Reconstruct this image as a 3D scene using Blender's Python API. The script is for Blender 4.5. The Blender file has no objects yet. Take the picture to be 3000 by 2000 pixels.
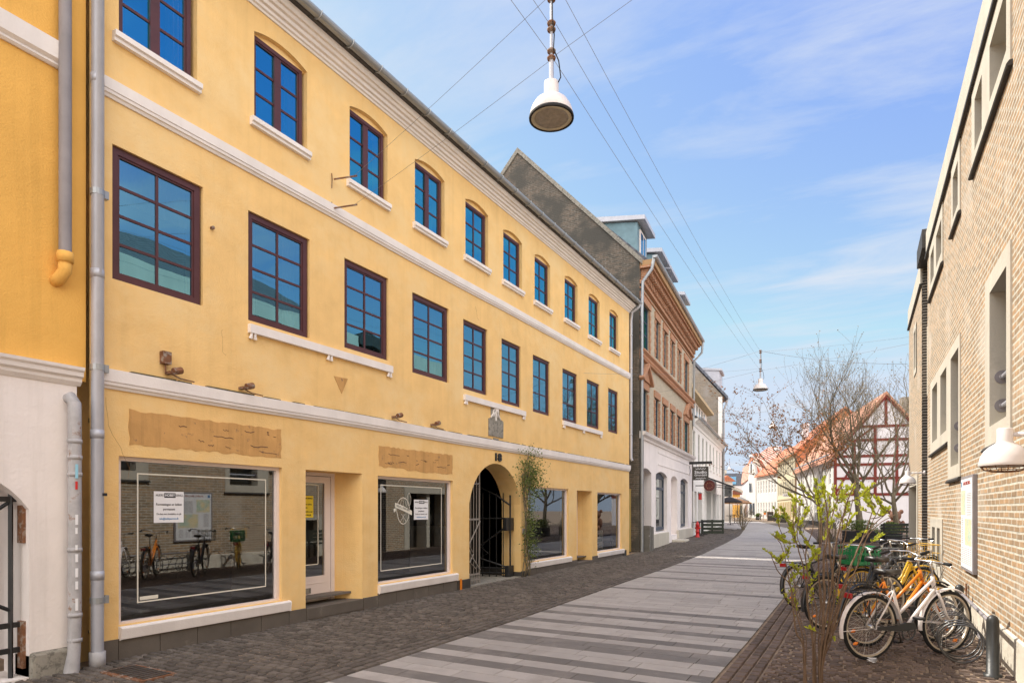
import bpy, math, random
from mathutils import Vector, Matrix
from mathutils.geometry import delaunay_2d_cdt
R = math.radians
scn = bpy.context.scene
col = scn.collection
# ------------------------------------------------------------------ camera
TH = R(29.4)
EYE = 1.62
cd = bpy.data.cameras.new('camera'); cam = bpy.data.objects.new('camera', cd); col.objects.link(cam)
cd.sensor_width = 36; cd.lens = 1860/3000*36; cd.shift_x = 0; cd.shift_y = 492/3000
cd.clip_start = .05; cd.clip_end = 2000
cam.location = (0, 0, EYE); cam.rotation_euler = (R(90), 0, TH)
scn.camera = cam
# ------------------------------------------------------------------ world and sun
SUN = Vector((-1, .07, 1.15)).normalized()
w = bpy.data.worlds.new('World'); scn.world = w; w.use_nodes = True
nt = w.node_tree; N = nt.nodes; L = nt.links; N.clear()
sky = N.new('ShaderNodeTexSky'); sky.sky_type = 'NISHITA'; sky.sun_disc = False
sky.sun_elevation = math.asin(SUN.z); sky.sun_rotation = math.atan2(SUN.x, SUN.y)
sky.air_density = 1.0; sky.dust_density = .4; sky.ozone_density = 2.5; sky.altitude = 0
tc = N.new('ShaderNodeTexCoord'); sp = N.new('ShaderNodeSeparateXYZ'); L.new(tc.outputs['Generated'], sp.inputs[0])
mx = N.new('ShaderNodeMath'); mx.operation = 'MAXIMUM'; mx.inputs[1].default_value = .04; L.new(sp.outputs['Z'], mx.inputs[0])
dx = N.new('ShaderNodeMath'); dx.operation = 'DIVIDE'; L.new(sp.outputs['X'], dx.inputs[0]); L.new(mx.outputs[0], dx.inputs[1])
dy = N.new('ShaderNodeMath'); dy.operation = 'DIVIDE'; L.new(sp.outputs['Y'], dy.inputs[0]); L.new(mx.outputs[0], dy.inputs[1])
cb = N.new('ShaderNodeCombineXYZ'); L.new(dx.outputs[0], cb.inputs[0]); L.new(dy.outputs[0], cb.inputs[1])
mp = N.new('ShaderNodeMapping'); mp.inputs['Rotation'].default_value = (0, 0, R(35)); mp.inputs['Scale'].default_value = (.75, 2.0, 1)
mp.inputs['Location'].default_value = (3.1, 1.2, 0)
L.new(cb.outputs[0], mp.inputs[0])
n1 = N.new('ShaderNodeTexNoise'); n1.inputs['Scale'].default_value = 1.1; n1.inputs['Detail'].default_value = 9; n1.inputs['Roughness'].default_value = .62; n1.inputs['Distortion'].default_value = .5
L.new(mp.outputs[0], n1.inputs['Vector'])
n2 = N.new('ShaderNodeTexNoise'); n2.inputs['Scale'].default_value = .55; n2.inputs['Detail'].default_value = 3
L.new(cb.outputs[0], n2.inputs['Vector'])
mu = N.new('ShaderNodeMath'); mu.operation = 'MULTIPLY'; L.new(n1.outputs[0], mu.inputs[0]); L.new(n2.outputs[0], mu.inputs[1])
rp = N.new('ShaderNodeValToRGB'); rp.color_ramp.elements[0].position = .22; rp.color_ramp.elements[1].position = .38
rp.color_ramp.elements[1].color = (.85, .85, .85, 1)
L.new(mu.outputs[0], rp.inputs[0])
mc = N.new('ShaderNodeMix'); mc.data_type = 'RGBA'; L.new(rp.outputs[0], mc.inputs['Factor']); mc.inputs[7].default_value = (1.75, 1.9, 2.15, 1)
tn = N.new('ShaderNodeMix'); tn.data_type = 'RGBA'; tn.blend_type = 'MULTIPLY'; tn.inputs[0].default_value = 1; L.new(sky.outputs[0], tn.inputs[6]); tn.inputs[7].default_value = (.60, .57, .74, 1)
tk = N.new('ShaderNodeMix'); tk.data_type = 'RGBA'; tk.blend_type = 'DARKEN'; tk.inputs[0].default_value = 1; L.new(tn.outputs[2], tk.inputs[6]); tk.inputs[7].default_value = (1.55, 1.82, 2.2, 1)
L.new(tk.outputs[2], mc.inputs[6])
# bright cloud bank added out of view behind the viewer to brighten shaded facades
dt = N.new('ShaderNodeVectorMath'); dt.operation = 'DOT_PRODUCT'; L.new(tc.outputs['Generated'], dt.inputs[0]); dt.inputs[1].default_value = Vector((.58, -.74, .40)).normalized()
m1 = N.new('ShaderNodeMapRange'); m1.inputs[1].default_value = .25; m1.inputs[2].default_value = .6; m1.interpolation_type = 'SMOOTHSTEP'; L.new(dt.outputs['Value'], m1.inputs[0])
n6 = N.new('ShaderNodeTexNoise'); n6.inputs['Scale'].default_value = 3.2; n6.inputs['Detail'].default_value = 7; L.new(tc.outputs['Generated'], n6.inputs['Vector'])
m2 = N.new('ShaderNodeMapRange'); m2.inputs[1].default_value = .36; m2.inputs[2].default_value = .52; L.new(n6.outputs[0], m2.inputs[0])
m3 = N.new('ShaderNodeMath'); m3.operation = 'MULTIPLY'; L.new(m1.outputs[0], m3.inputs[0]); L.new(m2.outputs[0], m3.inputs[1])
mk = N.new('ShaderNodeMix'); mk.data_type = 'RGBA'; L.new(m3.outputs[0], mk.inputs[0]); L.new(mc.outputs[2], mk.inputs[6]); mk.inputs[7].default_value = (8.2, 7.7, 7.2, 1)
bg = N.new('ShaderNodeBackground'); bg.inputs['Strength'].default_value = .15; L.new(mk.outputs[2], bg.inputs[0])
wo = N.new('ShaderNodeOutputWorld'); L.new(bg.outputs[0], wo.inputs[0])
sl = bpy.data.lights.new('sun', 'SUN'); sl.energy = 2.3; sl.angle = R(.53); sl.color = (1, .93, .82)
so = bpy.data.objects.new('sun', sl); col.objects.link(so); so.rotation_euler = SUN.to_track_quat('Z', 'Y').to_euler()
scn.view_settings.view_transform = 'Standard'; scn.view_settings.look = 'None'; scn.view_settings.gamma = 1
scn.view_settings.exposure = 1.5
scn.cycles.max_bounces = 8; scn.cycles.diffuse_bounces = 4; scn.cycles.glossy_bounces = 4; scn.cycles.transparent_max_bounces = 16
scn.cycles.sample_clamp_indirect = 8
rnd = random.Random(7)

# ------------------------------------------------------------------ helpers
MATS = {}
def newmat(name):
    m = bpy.data.materials.new(name); m.use_nodes = True
    nt = m.node_tree; b = nt.nodes['Principled BSDF']; MATS[name] = m
    return m, nt, b
def pm(name, c, rough=.8, var=.12, vs=2.5, bump=.15, bs=40, metal=0, spec=.3, c2=None, c2s=1.2, c2t=(.5, .6), streak=False, attr=False, sub=0, rain=0):
    """painted / stone / metal surface with soft own-colour variation, worn patches in c2 and fine bump"""
    m, nt, b = newmat(name); N = nt.nodes; L = nt.links
    tc = N.new('ShaderNodeTexCoord'); mp = N.new('ShaderNodeMapping'); L.new(tc.outputs['UV'], mp.inputs[0])
    if streak: mp.inputs['Scale'].default_value = (1, .22, 1)
    n = N.new('ShaderNodeTexNoise'); n.inputs['Scale'].default_value = vs; n.inputs['Detail'].default_value = 6; n.inputs['Roughness'].default_value = .6
    L.new(mp.outputs[0], n.inputs['Vector'])
    cr = N.new('ShaderNodeValToRGB'); e = cr.color_ramp.elements; e[0].position = .3; e[1].position = .7
    e[0].color = (*[x*(1-var) for x in c], 1); e[1].color = (*[min(.95, x*(1+var)) for x in c], 1)
    L.new(n.outputs[0], cr.inputs[0]); out = cr.outputs[0]
    if rain:
        m9 = N.new('ShaderNodeMapping'); m9.inputs['Scale'].default_value = (7, .35, 1); L.new(tc.outputs['UV'], m9.inputs[0])
        n9 = N.new('ShaderNodeTexNoise'); n9.inputs['Scale'].default_value = 1; n9.inputs['Detail'].default_value = 5; n9.inputs['Roughness'].default_value = .65; L.new(m9.outputs[0], n9.inputs['Vector'])
        r9 = N.new('ShaderNodeValToRGB'); r9.color_ramp.elements[0].position = .34; r9.color_ramp.elements[1].position = .5; r9.color_ramp.elements[0].color = (1-rain, 1-rain, 1-rain*1.1, 1); L.new(n9.outputs[0], r9.inputs[0])
        mm = N.new('ShaderNodeMix'); mm.data_type = 'RGBA'; mm.blend_type = 'MULTIPLY'; mm.inputs[0].default_value = 1; L.new(out, mm.inputs[6]); L.new(r9.outputs[0], mm.inputs[7]); out = mm.outputs[2]
    if attr:
        at = N.new('ShaderNodeAttribute'); at.attribute_name = 'tint'
        mm = N.new('ShaderNodeMix'); mm.data_type = 'RGBA'; mm.blend_type = 'MULTIPLY'; mm.inputs[0].default_value = 1
        L.new(out, mm.inputs[6]); L.new(at.outputs['Color'], mm.inputs[7]); out = mm.outputs[2]
    if c2:
        n3 = N.new('ShaderNodeTexNoise'); n3.inputs['Scale'].default_value = c2s; n3.inputs['Detail'].default_value = 8; n3.inputs['Roughness'].default_value = .7
        L.new(tc.outputs['UV'], n3.inputs['Vector'])
        r3 = N.new('ShaderNodeValToRGB'); r3.color_ramp.elements[0].position = c2t[0]; r3.color_ramp.elements[1].position = c2t[1]
        L.new(n3.outputs[0], r3.inputs[0])
        mm = N.new('ShaderNodeMix'); mm.data_type = 'RGBA'; L.new(r3.outputs[0], mm.inputs[0]); L.new(out, mm.inputs[6]); mm.inputs[7].default_value = (*c2, 1); out = mm.outputs[2]
    L.new(out, b.inputs['Base Color'])
    b.inputs['Roughness'].default_value = rough; b.inputs['Metallic'].default_value = metal; b.inputs['Specular IOR Level'].default_value = spec
    if sub: b.inputs['Subsurface Weight'].default_value = sub
    if bump:
        n4 = N.new('ShaderNodeTexNoise'); n4.inputs['Scale'].default_value = bs; n4.inputs['Detail'].default_value = 5; L.new(tc.outputs['UV'], n4.inputs['Vector'])
        n5 = N.new('ShaderNodeTexNoise'); n5.inputs['Scale'].default_value = bs/12; n5.inputs['Detail'].default_value = 3; L.new(tc.outputs['UV'], n5.inputs['Vector'])
        ad = N.new('ShaderNodeMath'); ad.operation = 'MULTIPLY_ADD'; L.new(n5.outputs[0], ad.inputs[0]); ad.inputs[1].default_value = 2.5; L.new(n4.outputs[0], ad.inputs[2])
        bp = N.new('ShaderNodeBump'); bp.inputs['Strength'].default_value = bump; bp.inputs['Distance'].default_value = .01
        L.new(ad.outputs[0], bp.inputs['Height']); L.new(bp.outputs[0], b.inputs['Normal'])
    return m
def brick(name, ca, cb_, mortar, bw=.24, bh=.067, ms=.012, var=.35, bump=.5, rough=.9, soot=None, st=(.45, .7)):
    m, nt, b = newmat(name); N = nt.nodes; L = nt.links
    tc = N.new('ShaderNodeTexCoord')
    dn = N.new('ShaderNodeTexNoise'); dn.inputs['Scale'].default_value = 5; L.new(tc.outputs['UV'], dn.inputs['Vector'])
    ds = N.new('ShaderNodeVectorMath'); ds.operation = 'MULTIPLY_ADD'; ds.inputs[1].default_value = (.012, .012, 0); L.new(dn.outputs['Color'], ds.inputs[0]); L.new(tc.outputs['UV'], ds.inputs[2])
    t = N.new('ShaderNodeTexBrick'); t.inputs['Scale'].default_value = 1; t.inputs['Brick Width'].default_value = bw; t.inputs['Row Height'].default_value = bh
    t.inputs['Mortar Size'].default_value = ms; t.inputs['Mortar Smooth'].default_value = .25; t.inputs['Bias'].default_value = 0
    t.inputs['Color1'].default_value = (*ca, 1); t.inputs['Color2'].default_value = (*cb_, 1); t.inputs['Mortar'].default_value = (*mortar, 1)
    L.new(ds.outputs[0], t.inputs['Vector'])
    n = N.new('ShaderNodeTexNoise'); n.inputs['Scale'].default_value = 9; n.inputs['Detail'].default_value = 5; n.inputs['Roughness'].default_value = .7; L.new(tc.outputs['UV'], n.inputs['Vector'])
    cr = N.new('ShaderNodeValToRGB'); e = cr.color_ramp.elements; e[0].position = .25; e[1].position = .75
    e[0].color = (1-var, 1-var, 1-var, 1); e[1].color = (1+var*.4,)*3+(1,)
    L.new(n.outputs[0], cr.inputs[0])
    mm = N.new('ShaderNodeMix'); mm.data_type = 'RGBA'; mm.blend_type = 'MULTIPLY'; mm.inputs[0].default_value = 1; L.new(t.outputs['Color'], mm.inputs[6]); L.new(cr.outputs[0], mm.inputs[7])
    out = mm.outputs[2]
    if soot:
        n3 = N.new('ShaderNodeTexNoise'); n3.inputs['Scale'].default_value = .9; n3.inputs['Detail'].default_value = 7; L.new(tc.outputs['UV'], n3.inputs['Vector'])
        r3 = N.new('ShaderNodeValToRGB'); r3.color_ramp.elements[0].position = st[0]; r3.color_ramp.elements[1].position = st[1]; L.new(n3.outputs[0], r3.inputs[0])
        m2 = N.new('ShaderNodeMix'); m2.data_type = 'RGBA'; L.new(r3.outputs[0], m2.inputs[0]); L.new(out, m2.inputs[6]); m2.inputs[7].default_value = (*soot, 1); out = m2.outputs[2]
    L.new(out, b.inputs['Base Color']); b.inputs['Roughness'].default_value = rough; b.inputs['Specular IOR Level'].default_value = .2
    inv = N.new('ShaderNodeMath'); inv.operation = 'MULTIPLY_ADD'; inv.inputs[1].default_value = -1; L.new(t.outputs['Fac'], inv.inputs[0])
    sc = N.new('ShaderNodeMath'); sc.operation = 'MULTIPLY'; sc.inputs[1].default_value = .5; L.new(n.outputs[0], sc.inputs[0]); L.new(sc.outputs[0], inv.inputs[2])
    bp = N.new('ShaderNodeBump'); bp.inputs['Strength'].default_value = bump; bp.inputs['Distance'].default_value = .01; L.new(inv.outputs[0], bp.inputs['Height']); L.new(bp.outputs[0], b.inputs['Normal'])
    return m
def tiles(name, c, dark, tw=.22, rh=.33, rough=.75, var=.2, stripe=None):
    """pantile / slate roof: vertical rolls and horizontal courses"""
    m, nt, b = newmat(name); N = nt.nodes; L = nt.links
    tc = N.new('ShaderNodeTexCoord'); sx = N.new('ShaderNodeSeparateXYZ'); L.new(tc.outputs['UV'], sx.inputs[0])
    def mth(op, a, bb):
        q = N.new('ShaderNodeMath'); q.operation = op
        for i, v in enumerate((a, bb)):
            if v is None: continue
            if isinstance(v, (int, float)): q.inputs[i].default_value = v
            else: L.new(v, q.inputs[i])
        return q.outputs[0]
    a = mth('SINE', mth('MULTIPLY', sx.outputs[0], 2*math.pi/tw), None)
    c1 = mth('FRACT', mth('MULTIPLY', sx.outputs[1], 1/rh), None)
    hgt = mth('ADD', mth('MULTIPLY', a, .5), mth('MULTIPLY', c1, -.8))
    n = N.new('ShaderNodeTexNoise'); n.inputs['Scale'].default_value = 6; n.inputs['Detail'].default_value = 6; L.new(tc.outputs['UV'], n.inputs['Vector'])
    cr = N.new('ShaderNodeValToRGB'); e = cr.color_ramp.elements; e[0].position = .3; e[1].position = .7
    e[0].color = (*[x*(1-var) for x in c], 1); e[1].color = (*[min(.9, x*(1+var)) for x in c], 1); L.new(n.outputs[0], cr.inputs[0])
    jf = mth('GREATER_THAN', c1, .93)
    mm = N.new('ShaderNodeMix'); mm.data_type = 'RGBA'; L.new(jf, mm.inputs[0]); L.new(cr.outputs[0], mm.inputs[6]); mm.inputs[7].default_value = (*dark, 1)
    oc = mm.outputs[2]
    if stripe:
        sg_ = mth('GREATER_THAN', a, .1); m7 = N.new('ShaderNodeMix'); m7.data_type = 'RGBA'; L.new(sg_, m7.inputs[0]); L.new(oc, m7.inputs[6]); m7.inputs[7].default_value = (*stripe, 1); oc = m7.outputs[2]
    L.new(oc, b.inputs['Base Color']); b.inputs['Roughness'].default_value = rough
    bp = N.new('ShaderNodeBump'); bp.inputs['Strength'].default_value = 1; bp.inputs['Distance'].default_value = .05; L.new(hgt, bp.inputs['Height']); L.new(bp.outputs[0], b.inputs['Normal'])
    return m
def glass(name, ior=1.55, base=None, tint=(.85, .93, 1), rough=0.0, wob=.0):
    m, nt, b = newmat(name); N = nt.nodes; L = nt.links
    g = N.new('ShaderNodeBsdfGlossy'); g.inputs['Color'].default_value = (*tint, 1); g.inputs['Roughness'].default_value = rough
    fr = N.new('ShaderNodeFresnel'); fr.inputs['IOR'].default_value = ior
    if base is None:
        t = N.new('ShaderNodeBsdfTransparent'); t.inputs['Color'].default_value = (.86, .9, .88, 1)
    else:
        t = N.new('ShaderNodeBsdfDiffuse'); t.inputs['Color'].default_value = (*base, 1)
    mxs = N.new('ShaderNodeMixShader'); L.new(fr.outputs[0], mxs.inputs[0]); L.new(t.outputs[0], mxs.inputs[1]); L.new(g.outputs[0], mxs.inputs[2])
    if wob:
        tc = N.new('ShaderNodeTexCoord'); n = N.new('ShaderNodeTexNoise'); n.inputs['Scale'].default_value = 1.6; n.inputs['Detail'].default_value = 1; L.new(tc.outputs['UV'], n.inputs['Vector'])
        bp = N.new('ShaderNodeBump'); bp.inputs['Strength'].default_value = wob; bp.inputs['Distance'].default_value = .02; L.new(n.outputs[0], bp.inputs['Height']); L.new(bp.outputs[0], g.inputs['Normal'])
    o = N['Material Output']; L.new(mxs.outputs[0], o.inputs['Surface'])
    return m
def leafmat(name, c, c2, trans=.5):
    m, nt, b = newmat(name); N = nt.nodes; L = nt.links
    oi = N.new('ShaderNodeAttribute'); oi.attribute_name = 'tint'
    mm = N.new('ShaderNodeMix'); mm.data_type = 'RGBA'; L.new(oi.outputs['Fac'], mm.inputs[0]); mm.inputs[6].default_value = (*c, 1); mm.inputs[7].default_value = (*c2, 1)
    L.new(mm.outputs[2], b.inputs['Base Color']); b.inputs['Roughness'].default_value = .5
    tr = N.new('ShaderNodeBsdfTranslucent'); L.new(mm.outputs[2], tr.inputs['Color'])
    ms = N.new('ShaderNodeMixShader'); ms.inputs[0].default_value = trans; L.new(b.outputs[0], ms.inputs[1]); L.new(tr.outputs[0], ms.inputs[2])
    L.new(ms.outputs[0], N['Material Output'].inputs['Surface'])
    return m

class Fac:
    """a facade plane: s metres along it, z up, n outward"""
    def __init__(self, x, y, ang, side=1):
        a = R(ang); self.o = Vector((x, y, 0)); self.d = Vector((math.sin(a), math.cos(a), 0)); self.n = Vector((math.cos(a), -math.sin(a), 0))*side
        self.side = side
    def __call__(self, s, z, n=0):
        p = self.o + self.d*s + self.n*n; return Vector((p.x, p.y, z))

class MB:
    def __init__(self, xf=None): self.v = []; self.f = []; self.m = []; self.t = []; self.xf = xf; self.cm = 0; self.ct = 1.0
    def add(self, vs, fs, xf=True):
        b = len(self.v)
        for p in vs: self.v.append(self.xf(*p) if (self.xf and xf) else Vector(p))
        for f in fs: self.f.append([b+i for i in f]); self.m.append(self.cm); self.t.append(self.ct)
        return self
    def box(self, a0, a1, b0, b1, c0, c1, xf=True):
        return self.add([(a0, b0, c0), (a1, b0, c0), (a1, b1, c0), (a0, b1, c0), (a0, b0, c1), (a1, b0, c1), (a1, b1, c1), (a0, b1, c1)],
                 [(0, 3, 2, 1), (4, 5, 6, 7), (0, 1, 5, 4), (1, 2, 6, 5), (2, 3, 7, 6), (3, 0, 4, 7)], xf)
    def prism(self, poly, n0, n1):
        """polygon in (s,z), from n0 to n1"""
        k = len(poly); vs = [(s, z, n0) for s, z in poly]+[(s, z, n1) for s, z in poly]
        return self.add(vs, [tuple(range(k))[::-1], tuple(range(k, 2*k))]+[(i, (i+1) % k, (i+1) % k+k, i+k) for i in range(k)])
    def prof(self, pr, s0, s1):
        """profile [(z,n)] extruded along s"""
        k = len(pr); vs = [(s0, z, n) for z, n in pr]+[(s1, z, n) for z, n in pr]
        return self.add(vs, [tuple(range(k)), tuple(range(k, 2*k))[::-1]]+[(i, (i+1) % k, (i+1) % k+k, i+k) for i in range(k)])
    def tube(self, pts, r, k=6, cap=True, closed=False):
        pts = [self.xf(*p) if self.xf else Vector(p) for p in pts]; n = len(pts); rs = r if isinstance(r, (list, tuple)) else [r]*n
        b = len(self.v); up = None
        for i, p in enumerate(pts):
            if closed: d = pts[(i+1) % n]-pts[i-1]
            else: d = pts[min(i+1, n-1)]-pts[max(i-1, 0)]
            if d.length < 1e-9: d = Vector((0, 0, 1))
            d.normalize()
            if up is None:
                up = Vector((0, 0, 1)) if abs(d.z) < .9 else Vector((1, 0, 0))
            x = d.cross(up)
            if x.length < 1e-4: x = d.cross(Vector((.3, .8, .2)))
            x.normalize(); y = d.cross(x); up = -y
            for j in range(k):
                a = 2*math.pi*j/k; self.v.append(p+(x*math.cos(a)+y*math.sin(a))*rs[i])
        F = []
        for i in range(n if closed else n-1):
            i2 = (i+1) % n
            for j in range(k):
                F.append([b+i*k+j, b+i*k+(j+1) % k, b+i2*k+(j+1) % k, b+i2*k+j])
        if cap and not closed: F.append([b+j for j in range(k)][::-1]); F.append([b+(n-1)*k+j for j in range(k)])
        for f in F: self.f.append(f); self.m.append(self.cm); self.t.append(self.ct)
        return self
    def lathe(self, pr, c=(0, 0, 0), k=24):
        """profile [(r,z)] about vertical axis at c"""
        vs = []; n = len(pr)
        for r, z in pr:
            for j in range(k):
                a = 2*math.pi*j/k; vs.append((c[0]+r*math.cos(a), c[1]+r*math.sin(a), c[2]+z))
        F = [(i*k+j, i*k+(j+1) % k, (i+1)*k+(j+1) % k, (i+1)*k+j) for i in range(n-1) for j in range(k)]
        return self.add(vs, F)
    def build(self, name, mats, parent=None, smooth=False, bevel=0):
        root = parent
        while root is not None and root.parent: root = root.parent
        off = root.location if root else Vector((0, 0, 0))
        me = bpy.data.meshes.new(name); me.from_pydata([tuple(p-off) for p in self.v], [], self.f)
        if not isinstance(mats, (list, tuple)): mats = [mats]
        for m in mats: me.materials.append(m)
        for p, mi in zip(me.polygons, self.m): p.material_index = mi; p.use_smooth = smooth
        uv = me.uv_layers.new(name='UVMap'); vv = self.v
        for p in me.polygons:
            nx, ny, nz = [abs(q) for q in p.normal]
            for li in p.loop_indices:
                co = vv[me.loops[li].vertex_index]
                if nz > .75 and nz >= nx and nz >= ny: u = (co.x, co.y)
                elif nx >= ny: u = (co.y, co.z if nz < .2 else co.z/max(.2, math.sqrt(1-nz*nz)))
                else: u = (co.x, co.z if nz < .2 else co.z/max(.2, math.sqrt(1-nz*nz)))
                uv.data[li].uv = u
        if any(t != 1.0 for t in self.t):
            at = me.color_attributes.new('tint', 'FLOAT_COLOR', 'CORNER')
            for p, t in zip(me.polygons, self.t):
                for li in p.loop_indices: at.data[li].color = (t, t, t, 1)
        me.update()
        o = bpy.data.objects.new(name, me); col.objects.link(o)
        if parent: o.parent = parent
        if bevel:
            md = o.modifiers.new('bevel', 'BEVEL'); md.width = bevel; md.segments = 2; md.limit_method = 'ANGLE'; md.angle_limit = R(40)
        return o
def tag(o, label, cat, group=None, kind=None):
    if label: o['label'] = label
    if cat: o['category'] = cat
    if group: o['group'] = group
    if kind: o['kind'] = kind
    return o
def thing(name, label, cat, loc=(0, 0, 0), group=None, rz=0):
    o = bpy.data.objects.new(name, None); col.objects.link(o); o.location = loc; o.rotation_euler = (0, 0, rz); o.empty_display_size = .2
    return tag(o, label, cat, group)
def struct(name, mb, m, **k):
    o = mb.build(name, m, **k); o['kind'] = 'structure'; return o
def copy_tree(o, parent=None):
    c = o.copy(); col.objects.link(c); c.parent = parent
    for ch in list(o.children): copy_tree(ch, c)
    return c
def ptin(p, poly):
    r = False; n = len(poly)
    for i in range(n):
        x1, y1 = poly[i]; x2, y2 = poly[(i+1) % n]
        if (y1 > p[1]) != (y2 > p[1]) and p[0] < (x2-x1)*(p[1]-y1)/(y2-y1)+x1: r = not r
    return r
def rect(s0, s1, z0, z1): return [(s0, z0), (s1, z0), (s1, z1), (s0, z1)]
def arch(s0, s1, z0, z1, rise, k=8):
    """rectangle with a segmental arch whose crown is at z1+rise"""
    wd = (s1-s0)/2; rr = (wd*wd+rise*rise)/(2*rise); cz = z1+rise-rr; a0 = math.asin(min(1, wd/rr)); c = (s0+s1)/2
    if rise > wd*.999: a0 = math.pi/2
    pts = [(s0, z0), (s1, z0)]
    for i in range(k+1):
        a = a0-2*a0*i/k; pts.append((c+rr*math.sin(a), cz+rr*math.cos(a)))
    return pts
def wallmesh(fac, outer, holes, depth=.25, n=0, mb=None):
    """flat wall polygon with openings, each opening with its reveals; holes: polys or (poly, depth)"""
    mb = mb or MB(fac); hs = [(h, depth) if not isinstance(h[1], (int, float)) else h for h in [(x if isinstance(x, tuple) and isinstance(x[1], (int, float)) and isinstance(x[0], list) else (x, depth)) for x in holes]]
    vs = []; es = []
    def loop(poly):
        b = len(vs); k = len(poly)
        for p in poly: vs.append(Vector(p))
        for i in range(k): es.append((b+i, b+(i+1) % k))
    loop(outer)
    for h, d in hs: loop(h)
    r = delaunay_2d_cdt(vs, es, [], 0, 1e-5)
    V = r[0]; F = []
    for f in r[2]:
        c = sum((V[i] for i in f), Vector((0, 0)))/len(f)
        if ptin(c, outer) and not any(ptin(c, h) for h, d in hs): F.append(tuple(f) if fac.side > 0 else tuple(f)[::-1])
    mb.add([(p.x, p.y, n) for p in V], F)
    for h, d in hs:
        k = len(h); mb.add([(s, z, n) for s, z in h]+[(s, z, n-d) for s, z in h], [(i, i+k, (i+1) % k+k, (i+1) % k) for i in range(k)])
    return mb
def text(txt, o, right, up, hgt, m, parent, name='lettering', width=None, bold=.0, ext=.002, align='CENTER'):
    cu = bpy.data.curves.new('t', 'FONT'); cu.body = txt; cu.size = 1; cu.align_x = align; cu.align_y = 'CENTER'; cu.extrude = ext/hgt; cu.offset = bold; cu.resolution_u = 2
    to = bpy.data.objects.new('t', cu); col.objects.link(to)
    bpy.context.view_layer.update()
    me = bpy.data.meshes.new_from_object(to.evaluated_get(bpy.context.evaluated_depsgraph_get())); col.objects.unlink(to); bpy.data.objects.remove(to)
    xs = [v.co.x for v in me.vertices]; ws = max(xs)-min(xs); sx = hgt*1.35; sxx = sx if width is None else width/ws
    right = Vector(right).normalized(); up = Vector(up).normalized(); nn = right.cross(up)
    root = parent
    while root is not None and root.parent: root = root.parent
    off = root.location if root else Vector((0, 0, 0))
    for v in me.vertices: v.co = Vector(o)-off+right*v.co.x*sxx+up*v.co.y*sx+nn*v.co.z*sx
    me.materials.clear(); me.materials.append(m)
    if not me.uv_layers: me.uv_layers.new(name='UVMap')
    ob = bpy.data.objects.new(name, me); col.objects.link(ob)
    if parent: ob.parent = parent
    return ob
def gz(y):
    return max(0, .006*y) if y < 20 else .12+.0095*(min(y, 62)-20)

# ------------------------------------------------------------------ materials
plaster = pm('plaster_yellow', (.86, .57, .235), .9, .07, 2.0, .45, 50, c2=(.86, .62, .30), c2s=.8, c2t=(.46, .66), rain=.05)
plaster_o = pm('plaster_ochre', (.80, .45, .11), .9, .06, 1.1, .4, 55, rain=.08)
plaster_w = pm('plaster_white', (.86, .80, .77), .9, .05, 1.5, .35, 30, rain=.07)
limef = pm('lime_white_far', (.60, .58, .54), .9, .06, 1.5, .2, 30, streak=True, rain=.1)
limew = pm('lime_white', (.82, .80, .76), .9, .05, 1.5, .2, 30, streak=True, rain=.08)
cream = pm('cream_paint', (.58, .51, .35), .9, .05, 1.5, .2, 30)
trim = pm('trim_white', (.82, .77, .74), .85, .08, 2.5, .25, 45, c2=(.45, .38, .34), c2s=7, c2t=(.68, .76), streak=True)
trimw = pm('trim_window_white', (.78, .68, .64), .55, .05, 3, .1, 40, c2=(.35, .22, .16), c2s=14, c2t=(.7, .74))
plinth_m = pm('plinth_tile', (.125, .107, .09), .7, .16, 2, .2, 50, c2=(.2, .18, .15), c2s=4, c2t=(.6, .75))
purple = pm('window_plum', (.085, .028, .030), .45, .15, 4, .08, 60, spec=.4)
scar = pm('scar_ochre', (.60, .34, .125), .92, .12, 3, .3, 60, c2=(.24, .15, .10), c2s=9, c2t=(.60, .68), rain=.2)
stone = pm('stone_grey', (.30, .28, .24), .9, .2, 4, .5, 40, c2=(.16, .15, .13), c2s=14, c2t=(.5, .6))
iron = pm('black_iron', (.018, .018, .019), .45, .2, 6, .15, 60, spec=.5)
rust = pm('rust', (.20, .09, .045), .8, .35, 14, .3, 60, c2=(.32, .27, .23), c2s=12, c2t=(.5, .6))
zinc = pm('zinc', (.36, .38, .40), .42, .12, 3, .05, 50, metal=.55)
zincw = pm('zinc_pale', (.46, .47, .52), .45, .1, 3, .06, 50, metal=.25)
zincd = pm('pipe_grey', (.27, .25, .26), .6, .12, 3, .15, 50)
pipe_old = pm('pipe_weathered', (.42, .41, .42), .6, .2, 6, .2, 40, c2=(.28, .18, .13), c2s=6, c2t=(.58, .66))
copperblue = pm('dormer_zinc_blue', (.15, .24, .28), .5, .18, 3, .08, 40, metal=.2)
paper = pm('paper', (.80, .80, .82), .8, .02, 3, 0)
paper_y = pm('paper_yellow', (.80, .60, .04), .8, .04, 3, 0)
ink = pm('ink', (.03, .03, .035), .8, .05, 3, 0)
inkblue = pm('ink_blue', (.06, .22, .45), .8, .05, 3, 0)
black = pm('black_rubber', (.02, .02, .021), .75, .2, 12, .15, 80)
leather = pm('black_leather', (.022, .02, .02), .38, .2, 10, .25, 90, spec=.5)
steel = pm('steel', (.55, .53, .50), .28, .1, 8, .03, 60, metal=.95)
steel_dark = pm('steel_dark', (.12, .12, .12), .35, .2, 8, .05, 60, metal=.8)
rimm = pm('rim_dusty', (.52, .45, .36), .42, .12, 10, .05, 60, metal=.35)
white_paint = pm('white_enamel', (.80, .74, .72), .3, .05, 5, .03, 60, spec=.5, c2=(.45, .33, .25), c2s=12, c2t=(.68, .74))
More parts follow.
